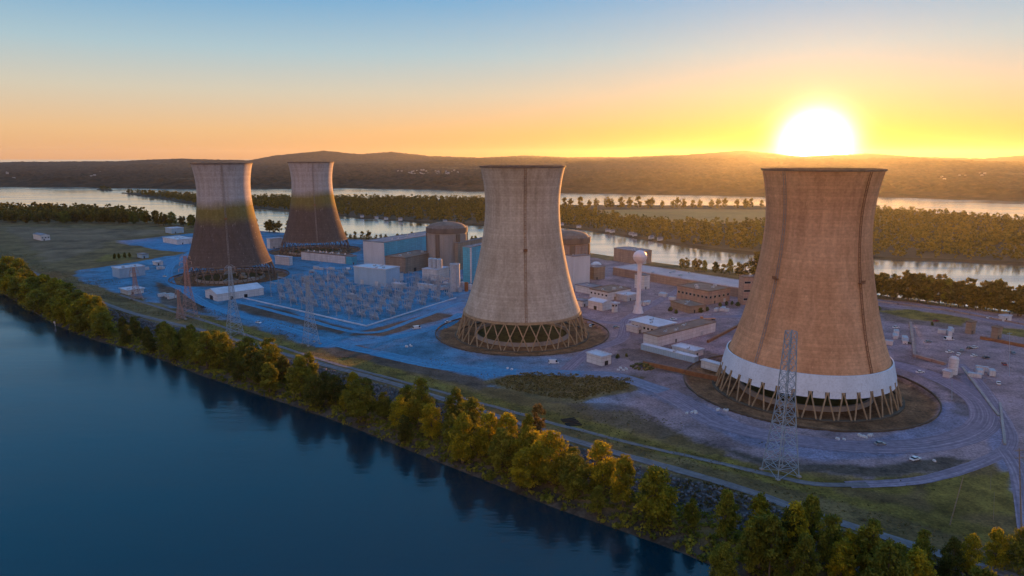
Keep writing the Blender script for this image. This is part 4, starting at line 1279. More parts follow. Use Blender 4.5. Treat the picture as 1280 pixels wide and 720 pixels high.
# reactor containments
def containment(label, px, Y, r, Hh, mat, base_rot):
    X_ = (px-640)/FPX*(Y*CP + 100*SP)
    t = thing('reactor_building', label, 'reactor building', (X_, Y, 0), base_rot, 'round reactor containment buildings')
    mb = MB(); mb.lathe([(r,-.5),(r,Hh-11)], 64); mb.build('drum', mat, t)
    mb = MB(); mb.lathe([(r+.9,Hh-11.2),(r+1.3,Hh-10.8),(r+1.3,Hh-6),(r-.8,Hh-5.8)], 64); mb.build('ring_girder', M['concrete_dark'], t)
    mb = MB(); mb.lathe([(r-.6,Hh-6.2)] + [((r-.6)*math.cos(a), Hh-6.2+6.2*math.sin(a)) for a in np.linspace(.08, PI/2-.01, 12)], 64); mb.build('dome', M['roof_brown'], t, True)
    for k in range(6):
        a_ = 2*PI*k/6
        mb = MB(); mb.box(((r+.35)*math.cos(a_), (r+.35)*math.sin(a_), (Hh-12)/2), (1.5, 4.2, Hh-12), a_); mb.build('buttress', M['concrete_dark'] , t)
    for k in range(36):
        if k % 6 == 0: continue
        a_ = 2*PI*k/36
        mb = MB(); mb.box(((r+.12)*math.cos(a_), (r+.12)*math.sin(a_), (Hh-12)*.52), (.35, .7, (Hh-12)*.9), a_); mb.build('rib', M['concrete'], t)
    hr = MB()
    for k in range(24):
        a_, b2 = 2*PI*k/24, 2*PI*(k+1)/24
        hr.bar(((r+1)*math.cos(a_),(r+1)*math.sin(a_),Hh-6),((r+1)*math.cos(a_),(r+1)*math.sin(a_),Hh-4.7),.12)
        hr.bar(((r+1)*math.cos(a_),(r+1)*math.sin(a_),Hh-4.8),((r+1)*math.cos(b2),(r+1)*math.sin(b2),Hh-4.8),.12)
    hr.build('railing', M['steel'], t)
    return t
containment('ribbed round reactor building with shallow dome behind the blue turbine hall', 559, 745, 21.6, 50, M['concrete'], R(-112))
containment('round reactor building half hidden behind the right edge of the tan tower', 708, 650, 21.6, 50.5, M['pink_brick'], R(-80))
q = at(569, 364)
st = thing('vent_stack', 'grey green round stack between pump block and cyan block', 'stack', (q.x, q.y, 0))
mb = MB(); mb.lathe([(4.6,-.5),(4.4,24),(4.6,24),(4.6,25.2),(3.9,25.2),(3.9,24.5),(.05,24.4)], 28); mb.build('shaft', M['insulator_gray'], st)
mb = MB(); mb.bar((4.7*math.cos(-1.2),4.7*math.sin(-1.2),.5),(4.6*math.cos(-1.2),4.6*math.sin(-1.2),25),.5); mb.build('ladder', M['steel'], st)
q = at(745, 336)
dm = thing('domed_tank', 'small white domed tank right of the right reactor building', 'tank', (q.x, q.y, 0))
mb = MB(); mb.cyl((0,0,-.3), 5.6, 5, 28, 3.2); mb.build('shell', M['white'], dm, False)
mb = MB(); mb.lathe([(5.65,4.6),(5.9,4.6),(5.9,5.1),(5.65,5.1)], 28, closed=True); mb.build('rim', M['insulator_gray'], dm)
# round tanks near the stack
for k, (px_, py_, r_, h_, lb) in enumerate([(578,362,1.9,7,'grey'), (583,364,1.7,8,'rusty'), (588,362,1.6,5,'white')]):
    q = at(px_, py_); tk = thing('process_tank', f'slim {lb} tank standing at the foot of the tall cyan block', 'tank', (q.x, q.y, 0), 0, 'process tanks by the cyan block')
    mb = MB(); mb.cyl((0,0,-.2), r_, h_, 16, .7); mb.build('shell', M[{'grey':'insulator_gray','rusty':'rust','white':'white'}[lb]], tk)
    mb = MB(); mb.bar((r_+.1,0,0),(r_+.1,0,h_),.25); mb.build('pipe', M['steel'], tk)

# water tower
q = at(797.5, 391)
wt = thing('water_tower', 'white ball-topped water tower between the tan and white-banded towers', 'water tower', (q.x, q.y, 0))
hs = z_at(q.y, 321)
mb = MB(); mb.lathe([(4.3,-.5),(4.1,.6),(2.6,5),(1.75,8),(1.6,hs-8),(1.9,hs-6),(2.8,hs-4.4)], 28); mb.build('column', M['water_tank'], wt, True)
rs = 5.3
mb = MB(); mb.lathe([(rs*math.cos(a)+.01, hs + rs*.95*math.sin(a)) for a in np.linspace(-1.05, PI/2-.001, 22)], 36); tkk = mb.build('tank', M['water_tank'], wt, True)
mb = MB(); mb.lathe([(rs+.02, hs-.3),(rs+.2,hs-.3),(rs+.2,hs+.05),(rs+.02,hs+.05)], 36, closed=True); mb.build('seam_ring', M['insulator_gray'], tkk)
mb = MB(); mb.bar((0,0,hs+rs*.94),(0,0,hs+rs*.95+2.2),.25); mb.build('beacon', M['steel_red'], wt)

# ------------------------------------------------------------------ pylons
def lattice(mb, levels, w):
    """levels: list of (z, half width)"""
    cor = [(-1,-1),(1,-1),(1,1),(-1,1)]
    for (z0, a0), (z1, a1) in zip(levels[:-1], levels[1:]):
        for k in range(4):
            c, d = cor[k], cor[(k+1) % 4]
            p0, p1 = Vector((c[0]*a0, c[1]*a0, z0)), Vector((c[0]*a1, c[1]*a1, z1))
            q0, q1 = Vector((d[0]*a0, d[1]*a0, z0)), Vector((d[0]*a1, d[1]*a1, z1))
            mb.bar(p0, q1, w*.55); mb.bar(q0, p1, w*.55); mb.bar(p1, q1, w*.55)
def pylon(label, px_, py_, top_y, half, mat, arms=True, rz=.6, w=.42, twin=False, name='pylon', waist=.5, topw=.16, wr=.36):
    half *= .72; w *= .55
    q = at(px_, py_)
    Hh = z_at(q.y, top_y)
    zb = hz(q.x, q.y)
    t = thing(name, label, 'pylon', (q.x, q.y, zb), rz, 'lattice power pylons')
    Hh -= zb
    n_ = 7; lv = [(Hh*waist*k/n_, half*(1-(1-wr)*k/n_)) for k in range(n_+1)]
    up = 7; lv2 = [(Hh*waist + Hh*(1-waist)*k/up, half*(wr - (wr-topw)*k/up)) for k in range(up+1)]
    for c in ((-1,-1),(1,-1),(1,1),(-1,1)):
        lg = MB()
        for (z0,a0),(z1,a1) in ((lv[0],lv[-1]),(lv2[0],lv2[-1])):
            lg.bar((c[0]*a0,c[1]*a0,z0),(c[0]*a1,c[1]*a1,z1), w)
        l_ = lg.build('leg', mat, t)
        ft = MB(); ft.box((c[0]*half, c[1]*half, .0), (1.6,1.6,1.2), 0, .8); ft.build('footing', M['concrete'], l_)
    br = MB(); lattice(br, lv, w); br.build('lower_bracing', mat, t)
    br = MB(); lattice(br, lv2, w); br.build('upper_bracing', mat, t)
    if arms:
        for zf, ln in ((.80,.75),(.90,.62),(.985,.5)):
            ar = MB()
            for s in (-1,1):
                e = Vector((s*half*ln*1.5, 0, Hh*zf)); a0 = half*.2
                for yy in (-a0*.8, a0*.8):
                    ar.bar((s*a0, yy, Hh*zf), e, w*.6); ar.bar((s*a0, yy, Hh*zf+1.8), e, w*.5)
            ar.bar((-half*.22,0,Hh*zf),(half*.22,0,Hh*zf),w*.6)
            for yy in (-half*.16, half*.16): ar.bar((-half*.22,yy,Hh*zf+.02),(half*.22,yy,Hh*zf+.02),w*.6)
            for sx in (-1,1): ar.bar((sx*half*.2,-half*.17,Hh*zf+.04),(sx*half*.2,half*.17,Hh*zf+.04),w*.6)
            ao = ar.build('cross_arm', mat, t)
            for s in (-1,1):
                ins_ = MB(); e = (s*half*ln*1.5, 0, Hh*zf)
                ins_.bar((e[0],0,e[2]),(e[0],0,e[2]-2.2),.3,.3,6); ins_.build('insulator', M['porcelain'], ao)
    return t
pylon('tall lattice pylon nearest the camera, in front of the white-banded tower', 975, 592, 414, 6.6, M['steel'], arms=False, rz=.3, w=.50, topw=.30, wr=.50)
pylon('red-tipped lattice pylon at the left by the white-roofed shed', 171, 374, 334, 5.0, M['steel_red'], rz=.9)
pylon('grey pylon left of the warehouse, seen against the left stained tower', 238, 397, 320, 6.5, M['steel_red'], rz=.75)
pylon('grey pylon with wide cross arms in front of the warehouse', 294, 422, 333, 6.2, M['steel'], rz=.75)
pylon('slim pale pylon standing on the road edge by the substation corner', 389, 430, 345, 5.8, M['steel'], rz=.75)
pylon('small pylon left of the road with the red tint', 226, 400, 362, 3.6, M['steel_red'], rz=.75)

def pole(label, base, top, arms, mat=M['wood'], r0=.19, name='utility_pole'):
    q = at(*base); z0 = hz(q.x, q.y); q = at(base[0], base[1], z0)
    ht = Vector((at(top[0], top[1], 0)))  # direction only
    Hh = z_at(q.y, top[1]) - z0
    depth = q.y*CP + (CAM_H - z0 - Hh)*SP
    tx = (top[0]-640)/FPX*depth - q.x
    t = thing(name, label, 'pole', (q.x, q.y, z0), 0, 'wooden poles')
    mb = MB(); mb.bar((0,0,-.5),(tx,0,Hh), r0*2, r0*1.3, 8); mb.build('post', mat, t)
    for k in range(arms):
        zz = Hh*(.97-.09*k); xx = tx*(.97-.09*k)
        am_ = MB(); am_.bar((xx-1.6,-.3,zz),(xx+1.6,.3,zz),.18); ao = am_.build('cross_arm', mat, t)
        for s in (-1.4,-.7,.7,1.4):
            ii_ = MB(); ii_.bar((xx+s,0,zz+.05),(xx+s,0,zz+.4),.12,.12,6); ii_.build('insulator', M['porcelain'], ao)
    return t
pole('leaning bare wooden pole in the grass at lower right', (1187,656), (1204,596), 0)
pole('wooden pole with cross arm at the right edge of the picture', (1277,660), (1274,560), 2, r0=.24)
pole('short thin pole in the green grass, upper of two', (1238,612), (1239,590), 0, r0=.09)
pole('thin pole in the green grass, lower and taller of two', (1242,650), (1243,615), 0, r0=.09)
for k, (px_, py_, ty) in enumerate([(1262,470,415), (1144,448,408), (1190,500,462)]):
    pole(['thin lamp pole at the right edge of the big lot', 'thin lamp pole by the low wall right of the banded tower', 'thin lamp pole in front of the white silo'][k], (px_,py_), (px_,ty), 1, M['steel'], .12, 'lamp_pole')

# ------------------------------------------------------------------ substation
c0 = at(458, 408); e1 = at(288, 369); e2 = at(566, 374)
v1 = Vector((e1.x-c0.x, e1.y-c0.y, 0)); u1 = Vector((e2.x-c0.x, e2.y-c0.y, 0))
LV, LU = v1.length, u1.length*1.45
v1.normalize(); u1.normalize()
v_ang = math.atan2(v1.y, v1.x)
def gantry():
    t = thing('switchyard_gantry', 'x', 'gantry')
    for s in (-1, 1):
        p = MB()
        for dx, dy in ((-.35,-.35),(.35,-.35),(.35,.35),(-.35,.35)):
            p.bar((s*6+dx, dy, -.3), (s*6+dx*.4, dy*.4, 9.5), .11)
        for k in range(6):
            sg = 1 if k % 2 else -1; w_ = .35*(1-.1*k)
            p.bar((s*6-sg*w_, -w_, k*1.55), (s*6+sg*w_, -w_*.9, k*1.55+1.55), .08); p.bar((s*6-sg*w_, w_, k*1.55), (s*6+sg*w_, w_*.9, k*1.55+1.55), .08)
        p.bar((s*6,0,9.4),(s*6,0,11.4),.10)
        p.build('post', M['steel'], t)
    bm_ = MB()
    for yy, zz in ((-.4,8.5),(.4,8.5),(-.4,9.3),(.4,9.3)): bm_.bar((-6.2,yy,zz),(6.2,yy,zz),.13)
    for k in range(8):
        x0 = -6+1.5*k; bm_.bar((x0,-.4,8.5),(x0+1.5,-.4,9.3),.07); bm_.bar((x0,.4,9.3),(x0+1.5,.4,8.5),.07)
    bo = bm_.build('beam', M['steel'], t)
    for x0 in (-4,0,4):
        i_ = MB(); i_.bar((x0,0,8.45),(x0,0,6.9),.32,.32,6); i_.build('insulator', M['porcelain'], bo)
    return t
def breaker():
    t = thing('circuit_breaker', 'x', 'circuit breaker')
    f = MB()
    for x0 in (-2,2):
        for y0 in (-.5,.5): f.bar((x0,y0,-.2),(x0,y0,2.6),.16)
    f.box((0,0,2.6),(4.8,1.3,.25)); f.box((0,-.9,1.2),(1.2,.7,1.6)); f.build('stand', M['steel'], t)
    for x0 in (-2,0,2):
        b_ = MB(); b_.bar((x0,0,2.7),(x0,0,5.4),.5,.3,8); b_.bar((x0,0,5.4),(x0,.6,6.2),.25,.15,6); b_.build('bushing', M['insulator_gray'], t)
    return t
def transformer():
    t = thing('transformer', 'x', 'transformer')
    b_ = MB(); b_.box((0,0,2.0),(6,3.4,3.8)); b_.build('tank', M['insulator_gray'], t)
    b_ = MB()
    for k in range(7): b_.box((-2.6+k*.87, -2.2, 2.0),(.25,.95,3.0)); b_.box((-2.6+k*.87, 2.2, 2.0),(.25,.95,3.0))
    b_.build('radiator', M['steel'], t)
    b_ = MB(); b_.bar((-2.5,.9,4.7),(2.5,.9,4.7),1.0,1.0,10); b_.build('conservator', M['white'], t)
    for x0 in (-1.8,0,1.8):
        b_ = MB(); b_.bar((x0,-.6,3.9),(x0,-1.0,6.4),.5,.25,8); b_.build('bushing', M['porcelain'], t)
    return t
def mast():
    t = thing('lightning_mast', 'x', 'mast')
    b_ = MB(); b_.bar((0,0,-.3),(0,0,20),.45,.12,6); b_.build('shaft', M['steel'], t); b_ = MB(); b_.box((0,0,.1),(1.2,1.2,.6)); b_.build('footing', M['concrete'], t)
    return t
rows = {'gantry':[], 'breaker':[], 'mast':[], 'transformer':[]}
makers = {'gantry':gantry, 'breaker':breaker, 'mast':mast, 'transformer':transformer}
protos = {}
def put(kind, a, b_, rz=0, jit=0):
    p = c0 + v1*a + u1*b_
    if kind not in protos:
        protos[kind] = makers[kind](); o = protos[kind]; o.location = (p.x,p.y,0); o.rotation_euler = (0,0,v_ang+rz)
        KIDS[o.name] = [(c, list(c.children)) for c in o.children]
    else: o = dup(protos[kind], (p.x,p.y,0), v_ang+rz)
    return o
nr = 8
NG = 12
for i in range(nr):
    bq_ = 12 + (LU-22)*i/(nr-1)
    lst = []; bl = []
    for j in range(NG):
        aa = 10 + (LV-20)*j/(NG-1)
        px_, py_ = proj(c0 + v1*aa + u1*bq_)
        if px_ > 560 + 10 or (py_ < 362 and 428 < px_ < 512) or (py_ < 381 and 250 < px_ < 335): continue
        if (i*NG+j) % 5 != 3: lst.append(put('gantry', aa, bq_, 0 if (i % 3) else PI/2))
        for s in (-4, 0, 4):
            bl.append(put('breaker', aa + s*.9, bq_ + 6 + (s > 0)*2, .1*s))
    rows['gantry'].append(lst); rows['breaker'].append(bl)
RN = ['nearest the road', 'second from the road', 'third from the road', 'fourth from the road', 'fifth from the road', 'sixth from the road', 'seventh from the road', 'farthest from the road']
for i in range(nr):
    for nm, g, txt in (('gantry','steel gantries in the substation','steel gantry in the substation row'), ('breaker','breakers in the substation','grey circuit breaker in the substation row')):
        ls = sorted(rows[nm][i], key=lambda o: proj(o.location)[0])
        for k, o in enumerate(ls):
            o['label'] = f'{txt} {RN[i]}, {ordn(k)} from left'; o['group'] = g
ms = [put('mast', LV*a, LU*b_) for a, b_ in ((.06,.1),(.3,.06),(.55,.08),(.8,.12),(.2,.45),(.5,.5),(.75,.5),(.35,.85),(.1,.7),(.62,.85))]
for k, o in enumerate(sorted(ms, key=lambda o: proj(o.location)[0])): o['label'] = f'thin lightning mast in the substation, {ordn(k)} from left'; o['group'] = 'lightning masts'
tr_ = [put('transformer', LV*a, LU*b_) for a, b_ in ((.42,.36),(.55,.38),(.2,.92),(.30,.95),(.08,.86))]
for k, o in enumerate(sorted(tr_, key=lambda o: proj(o.location)[0])): o['label'] = f'grey finned transformer in the substation, {ordn(k)} from left'; o['group'] = 'transformers'
# substation border kerb
for (a0, b0, a1, b1, lb) in ((0,0,LV+4,0,'pale kerb wall along the road side of the substation'), (0,.5,0,LU*.72,'pale kerb wall along the right side of the substation')):
    p, q_ = c0 + v1*a0 + u1*b0, c0 + v1*a1 + u1*b1
    k_ = MB(); k_.bar((p.x,p.y,.3),(q_.x,q_.y,.3),.9); tag(k_.build('kerb_wall', M['roof_pale']), lb, 'kerb wall')

# ------------------------------------------------------------------ vehicles
def car(paint, van=False):
    t = thing('parked_car', 'x', 'car')
    L_, W_ = (4.6, 1.85) if not van else (6.0, 2.1)
    b_ = MB()
    prof = [(-L_/2,.35),(-L_/2,.85),(-L_/2+.2,.98),(-L_*.2,1.0),(L_*.18,1.0),(L_/2-.1,.85),(L_/2,.6),(L_/2,.35)]
    vs = [(x,-W_/2,z) for x,z in prof] + [(x,W_/2,z) for x,z in prof]; k = len(prof)
    b_.add(vs, [tuple(range(k)), tuple(range(2*k-1,k-1,-1))] + [(i,k+i,k+(i+1)%k,(i+1)%k) for i in range(k)])
    b_.build('body', paint, t)
    cb = MB(); top = 1.5 if not van else 2.3
    if van: pr = [(-L_/2+.05,1.0),(-L_/2+.1,top),(L_*.28,top),(L_*.40,1.0)]
    else: pr = [(-L_*.40,.98),(-L_*.27,top),(L_*.06,top),(L_*.22,1.0)]
    w2 = W_/2-.12
    vs = [(x,-w2,z) for x,z in pr] + [(x,w2,z) for x,z in pr]; k = 4
    cb.add(vs, [(0,1,2,3),(7,6,5,4)] + [(i,k+i,k+(i+1)%k,(i+1)%k) for i in range(4)])
    cb.build('windows', M['glass'], t)
    rf = MB(); rf.box(((pr[1][0]+pr[2][0])/2,0,top+.03),(pr[2][0]-pr[1][0],2*w2+.05,.06))
    if van: rf.box((-L_*.14,0,1.65),(L_*.62,W_-.06,1.3))
    rf.build('car_roof', paint, t)
    for x in (-L_*.31, L_*.31):
        for s in (-1,1):
            w_ = MB(); w_.bar((x,s*(W_/2-.22),.33),(x,s*(W_/2+.02),.33),.66,.66,14); wo = w_.build('wheel', M['rubber'], t)
            h_ = MB(); h_.bar((x,s*(W_/2+.0),.33),(x,s*(W_/2+.035),.33),.36,.36,10); h_.build('rim', M['steel'], wo)
    return t
cp = {c_: car(M['car_'+c_]) for c_ in ('white','silver','red','dark')}
cp['van'] = car(M['car_white'], True)
cars = [('white',1187,441,.2,'white car, leftmost of the cluster on the right-hand lot'), ('white',1198,444,.9,'white car, second from left in the right-hand lot cluster'),
        ('silver',1202,439,.9,'silver car, in the middle of the right-hand lot cluster'), ('white',1218,435,.4,'white car, topmost of the right-hand lot cluster'),
        ('white',1217,446,.5,'white car, lowest right of the right-hand lot cluster'), ('dark',1212,436,.4,'dark car beside the topmost white car on the right-hand lot'),
        ('red',1255,456,1.2,'red car alone at the right side of the big lot'), ('silver',1266,442,1.2,'silver car near the right edge of the big lot'),
        ('van',1186,425,.1,'white van parked alone in the middle of the right-hand lot'), ('white',1120,410,.2,'white car by the low wall right of the banded tower'),
        ('dark',1134,430,.2,'dark car by the low wall right of the banded tower'), ('white',1237,398,.2,'white car on the road by the far right shore trees'),
        ('white',323,404,-.5,'white car driving along the road below the substation'), ('van',521,411,.6,'white van on the dark strip left of the tan tower'),
        ('white',560,403,.7,'white car at the road bend left of the tan tower'), ('van',692,454,.1,'white van parked at the ring edge in front of the tan tower'),
        ('dark',254,385,-.5,'dark car by the pylon at the left road'), ('white',867,388,.3,'white car beside the low tan building'),
        ('silver',806,361,.4,'silver car just right of the water tower column'), ('white',206,346,-.6,'white car on the curving road left of the left tower'),
        ('silver',415,336,.3,'silver car in front of the long white building'), ('red',390,341,.3,'red car at the back of the substation'),
        ('van',436,337,.3,'white van right of the long white building'), ('dark',741,404,.2,'dark car on the lot right of the tan tower'),
        ('white',738,405,1.5,'white car on the lot right of the tan tower'), ('white',1144,575,.4,'white car on the ring road below the banded tower'),
        ('white',1150,466,.3,'white car on the ground left of the white silo'), ('dark',1232,448,.3,'dark car right of the car cluster on the big lot'), ('silver',1160,428,.2,'silver car left of the lone white van on the lot'), ('white',1248,480,1.0,'white car on the lower right part of the big lot'), ('red',1170,402,.2,'red car beside the left grass strip'), ('white',842,400,.3,'white car on the road above the white warehouse'), ('silver',770,410,.5,'silver car at the left of the pale roofed hall'),
        ('silver',1100,556,.1,'silver car on the ring road below the banded tower')]
usedc = set()
for kd, px_, py_, rz, lb in cars:
    q = at(px_, py_); z = hz(q.x, q.y)
    if kd not in usedc:
        usedc.add(kd); o = cp[kd]; KIDS[o.name] = [(c, list(c.children)) for c in o.children]
        o.location = (q.x,q.y,z); o.rotation_euler = (0,0,rz)
    else: o = dup(cp[kd], (q.x,q.y,z), rz)
    o['label'] = lb; o['group'] = 'vehicles on the plant lots'
    if kd == 'van': o['category'] = 'van'

# ------------------------------------------------------------------ low walls, barriers, yard clutter
def wall_line(name, label, pts, h, w, mat, cat='wall'):
    b_ = MB()
    for p, q_ in zip(pts[:-1], pts[1:]):
        a, c_ = at(*p), at(*q_); d = c_ - a; Ln = d.length
        b_.box(((a.x+c_.x)/2,(a.y+c_.y)/2,h/2-.2),(Ln+w*.9,w,h+.4 + .013*len(b_.v)), math.atan2(d.y,d.x))
    tag(b_.build(name, mat), label, cat)
wall_line('low_wall', 'low rusty brown wall bending round the lot right of the banded tower', [(1138,405),(1143,446),(1180,456)], 1.6, 1.6, M['pink_brick'])
wall_line('pipe_rack', 'long straight pipe rack running down the right-hand lot', [(1203,460),(1248,520)], .8, 1.2, M['concrete'], 'pipe rack')
wall_line('pipe_rack', 'pipe rack near the frame edge right of the ring road', [(1250,505),(1256,556)], .8, 1.0, M['concrete'], 'pipe rack')
wall_line('pipe_line', 'low brown pipe line from the white warehouse to the banded tower', [(885,428),(925,407)], 1.6, 1.4, M['rust'], 'pipe line')
wall_line('retaining_wall', 'brown retaining wall below the pale flume', [(805,456),(900,476)], 2.2, 1.2, M['rust'])
wall_line('boundary_wall', 'long low pinkish wall along the road at far right', [(1092,377),(1180,388),(1300,410)], 1.2, .8, M['pink_brick'])
wall_line('lot_wall', 'low dark wall between the two gatehouses and the big lot', [(1226,424),(1290,436)], 2.0, 1.0, M['rust'])
q = at(885, 400)
ot = thing('flatbed_trailer', 'orange flatbed trailer on the lot above the white warehouse', 'trailer', (q.x,q.y,0), .1)
mb = MB(); mb.box((0,0,1.1),(11,2.4,.35)); mb.box((-5,0,2.0),(1.6,2.4,1.5)); mb.build('deck', M['orange'], ot)
for x0 in (-4,3,4.2):
    for s in (-1,1):
        mb = MB(); mb.bar((x0,s*.9,.45),(x0,s*1.25,.45),.9,.9,12); mb.build('wheel', M['rubber'], ot)
# scattered concrete blocks by the roads (white specks in the gravel)
bk = None; blocks = []
for cx, cy, nn, lb in ((1082,546,5,'on the ring road under the banded tower'), (1052,549,2,'left on the ring road under the banded tower'), (865,516,4,'on gravel left of the banded tower'),
                   (640,461,3,'on the blue road in front of the tan tower'), (775,462,4,'by the road near the white shed'), (905,514,3,'at the left rim of the banded tower'), (515,433,3,'on the blue road left of the tan tower'),
                   (1160,576,1,'below the ring road at right')):
    for k in range(nn):
        q = at(cx + rnd.uniform(-8,8), cy + rnd.uniform(-1.5,1.5)); z = hz(q.x,q.y)
        s = rnd.uniform(.8,1.2)
        if bk is None:
            bk = thing('concrete_block', 'x', 'block', (q.x,q.y,z), rnd.uniform(0,3))
            mb = MB(); mb.box((0,0,.45),(1.7,.9,.95),0,.82); mb.build('block_body', M['white'], bk)
            mb = MB(); mb.bar((-.2,0,.9),(.2,0,1.08),.07); mb.build('lifting_eye', M['steel'], bk)
            KIDS[bk.name] = [(c, []) for c in bk.children]; o = bk
        else: o = dup(bk, (q.x,q.y,z), rnd.uniform(0,3), (s,s,s))
        blocks.append((o, lb, q.x))
bycl = {}
for o, lb, x in sorted(blocks, key=lambda t_: t_[2]): bycl.setdefault(lb, []).append(o)
for lb, os_ in bycl.items():
    for k, o in enumerate(os_): o['label'] = f'small white block {lb}' + (f', {ordn(k)} from left' if len(os_) > 1 else ''); o['group'] = 'white concrete blocks'
# shipping containers and site huts standing on the lots
def container():
    t = thing('container', 'x', 'container')
    b_ = MB(); b_.box((0,0,1.45),(6.1,2.44,2.5)); b_.build('box_body', M['white_rib'], t)
    for y_ in (-.6,.6): d_ = MB(); d_.box((3.07,y_,1.45),(.05,1.1,2.2)); d_.build('door', M['insulator_gray'], t)
    f_ = MB()
    for x_ in (-2.8,2.8):
        for y_ in (-1.1,1.1): f_.box((x_,y_,.1),(.4,.3,.25))
    f_.box((0,0,2.74),(6.2,2.5,.09)); f_.build('frame', M['steel'], t)
    return t
cont = None; cl_ = {}
for cx, cy, nn, sx_, sy_, lb in ((800,383,6,16,5,'on the lot left of the low tan building'), (760,368,6,20,4,'among the low white buildings right of the tan tower'), (700,392,2,8,2,'by the right edge of the tan tower'),
        (835,372,4,10,3,'beside the tan office block'), (470,341,5,12,3,'behind the ribbed storage building'), (400,338,5,25,3,'at the back of the substation'), (180,338,5,25,6,'in the yard left of the left stained tower'),
        (300,345,4,18,3,'between the left tower and the substation'), (210,371,4,10,4,'on the dark strip by the left pylons'), (1130,425,5,20,8,'on the lot right of the banded tower'), (1225,470,4,16,12,'at the far right of the big lot'), (1180,415,3,18,4,'near the brown gatehouses'), (900,390,3,9,3,'on the lot left of the banded tower'), (540,362,5,16,2,'at the foot of the white pump block')):
    for k in range(nn):
        q = at(cx + rnd.uniform(-sx_, sx_), cy + rnd.uniform(-sy_, sy_)); z = hz(q.x, q.y); sc_ = rnd.uniform(.7, 1.3)
        if cont is None:
            cont = container(); o = cont; KIDS[o.name] = [(c, []) for c in o.children]; o.location = (q.x,q.y,z); o.rotation_euler = (0,0,U_ANG)
        else: o = dup(cont, (q.x,q.y,z), rnd.choice((U_ANG, U_ANG+PI/2, U_ANG+.2)), (sc_, rnd.uniform(.8,1.3), rnd.uniform(.8,1.3)))
        cl_.setdefault(lb, []).append(o)
for lb, os_ in cl_.items():
    for k, o in enumerate(sorted(os_, key=lambda o: proj(o.location)[0])): o['label'] = f'pale container {lb}, {ordn(k)} from left'; o['group'] = 'containers on the plant lots'
def bushes(pts, text):
    out = []
    for px_, py_, hh in pts:
        q = at(px_, py_); out.append(plant('dark', q.x, q.y, hh, 1.5))
    for i_, o in enumerate(sorted(out, key=lambda o: proj(o.location)[0])):
        o.name = 'bush'; o['label'] = f'{text}, {ordn(i_)} from left'; o['group'] = 'bushes on the plant grounds'; o['category'] = 'bush'
bushes([(838,389,4),(845,392,3.5),(876,391,4.5),(884,389,4),(900,383,3.5),(908,382,4),(915,381,3.5),(922,383,4)], 'round dark bush near the tan office')
bushes([(1098,388,4),(1165,407,3),(772,448,3),(783,446,2.5)], 'low bush on the right-hand grounds')
# timber stack
q = at(860, 536)
q = at(866-20-128, 534)
ts = thing('timber_stack', 'stack of dark beams on the gravel at the scrub edge', 'beam stack', (q.x,q.y,hz(q.x,q.y)), .3)
for k in range(6):
    mb = MB(); mb.box((0,k*1.6,.3+(k%2)*.02),(7,.5,.5),.1*(k%3-1)); mb.build('beam', M['rubber'], ts)
# rubble heap
q = at(803, 459)
g_ = np.random.default_rng(77); mb = MB()
for k in range(90):
    r_ = 7*math.sqrt(g_.uniform()); a_ = g_.uniform(0,6.28); s = g_.uniform(.5,1.6)
    mb.box((q.x+r_*math.cos(a_), q.y+r_*math.sin(a_), max(0,2.2-r_*.32)), (s,s*.8,s*.7), a_)
tag(mb.build('rubble_heap', M['weeds']), 'overgrown rubble heap beside the road right of the small white shed', 'rubble heap', kind='stuff')
# driftwood at the waterline
q = at(806, 659, -5.4)
lg = MB(); lg.bar((q.x-4,q.y+4,-5.4),(q.x+3,q.y-4,-6.1),.5,.25,7); lg.bar((q.x-2,q.y+1,-5.6),(q.x+1,q.y-3.5,-6.2),.3,.15,6)
tag(lg.build('driftwood_log', M['wood']), 'pale driftwood log lying at the near waterline', 'log')
q = at(69, 407, -5.5); mk = thing('river_marker', 'small white marker post at the waterline at left', 'marker post', (q.x, q.y, -6.5))
mb = MB(); mb.bar((0,0,0),(0,0,4.2),.5,.5,8); mb.build('post', M['white'], mk); mb = MB(); mb.box((0,-.3,3.6),(1.4,.1,1.4)); mb.build('board', M['white'], mk)

# ------------------------------------------------------------------ cottages on the river island and the far town
def cottage(h_=5):
    t = thing('cottage', 'x', 'cottage')
    b_ = MB(); b_.add([(-5,-3.5,0),(5,-3.5,0),(5,3.5,0),(-5,3.5,0),(-5,-3.5,h_),(5,-3.5,h_),(5,3.5,h_),(-5,3.5,h_),(-5,0,h_+2.4),(5,0,h_+2.4)],
                      [(0,1,5,4),(2,3,7,6),(1,2,6,9,5),(3,0,4,8,7)]); b_.build('wall', M['white'], t)
    r_ = MB()
    for s in (-1,1):
        p = [(-5.4,s*4,h_-.3),(5.4,s*4,h_-.3),(5.4,0,h_+2.5),(-5.4,0,h_+2.5)]
        r_.add(p + [(a,b2,c_+.25) for a,b2,c_ in p], [(0,1,2,3),(7,6,5,4),(0,4,5,1),(1,5,6,2),(2,6,7,3),(3,7,4,0)])
    r_.build('roof', M['roof_gray'], t)
    return t
ct = cottage(); KIDS[ct.name] = [(c, []) for c in ct.children]
cots = []
for i, (px_, py_) in enumerate([(396,267.5),(404,268),(452,272.5),(470,274.5),(482,275.5),(500,276.5),(702,283),(724,286),(760,291),(766,292),(790,295.5),(794,296.5),(815,300),(826,302),(556,279)]):
    q = at(px_, py_, -5); loc = (q.x, q.y+6, -4.2)
    o = ct if i == 0 else dup(ct, loc)
    if i == 0: o.location = loc
    o.rotation_euler = (0,0,rnd.uniform(-.6,.6)); o.scale = (.72,)*3; cots.append(o)
left = [o for o in cots if proj(o.location)[0] < 640]; right = [o for o in cots if proj(o.location)[0] >= 640]
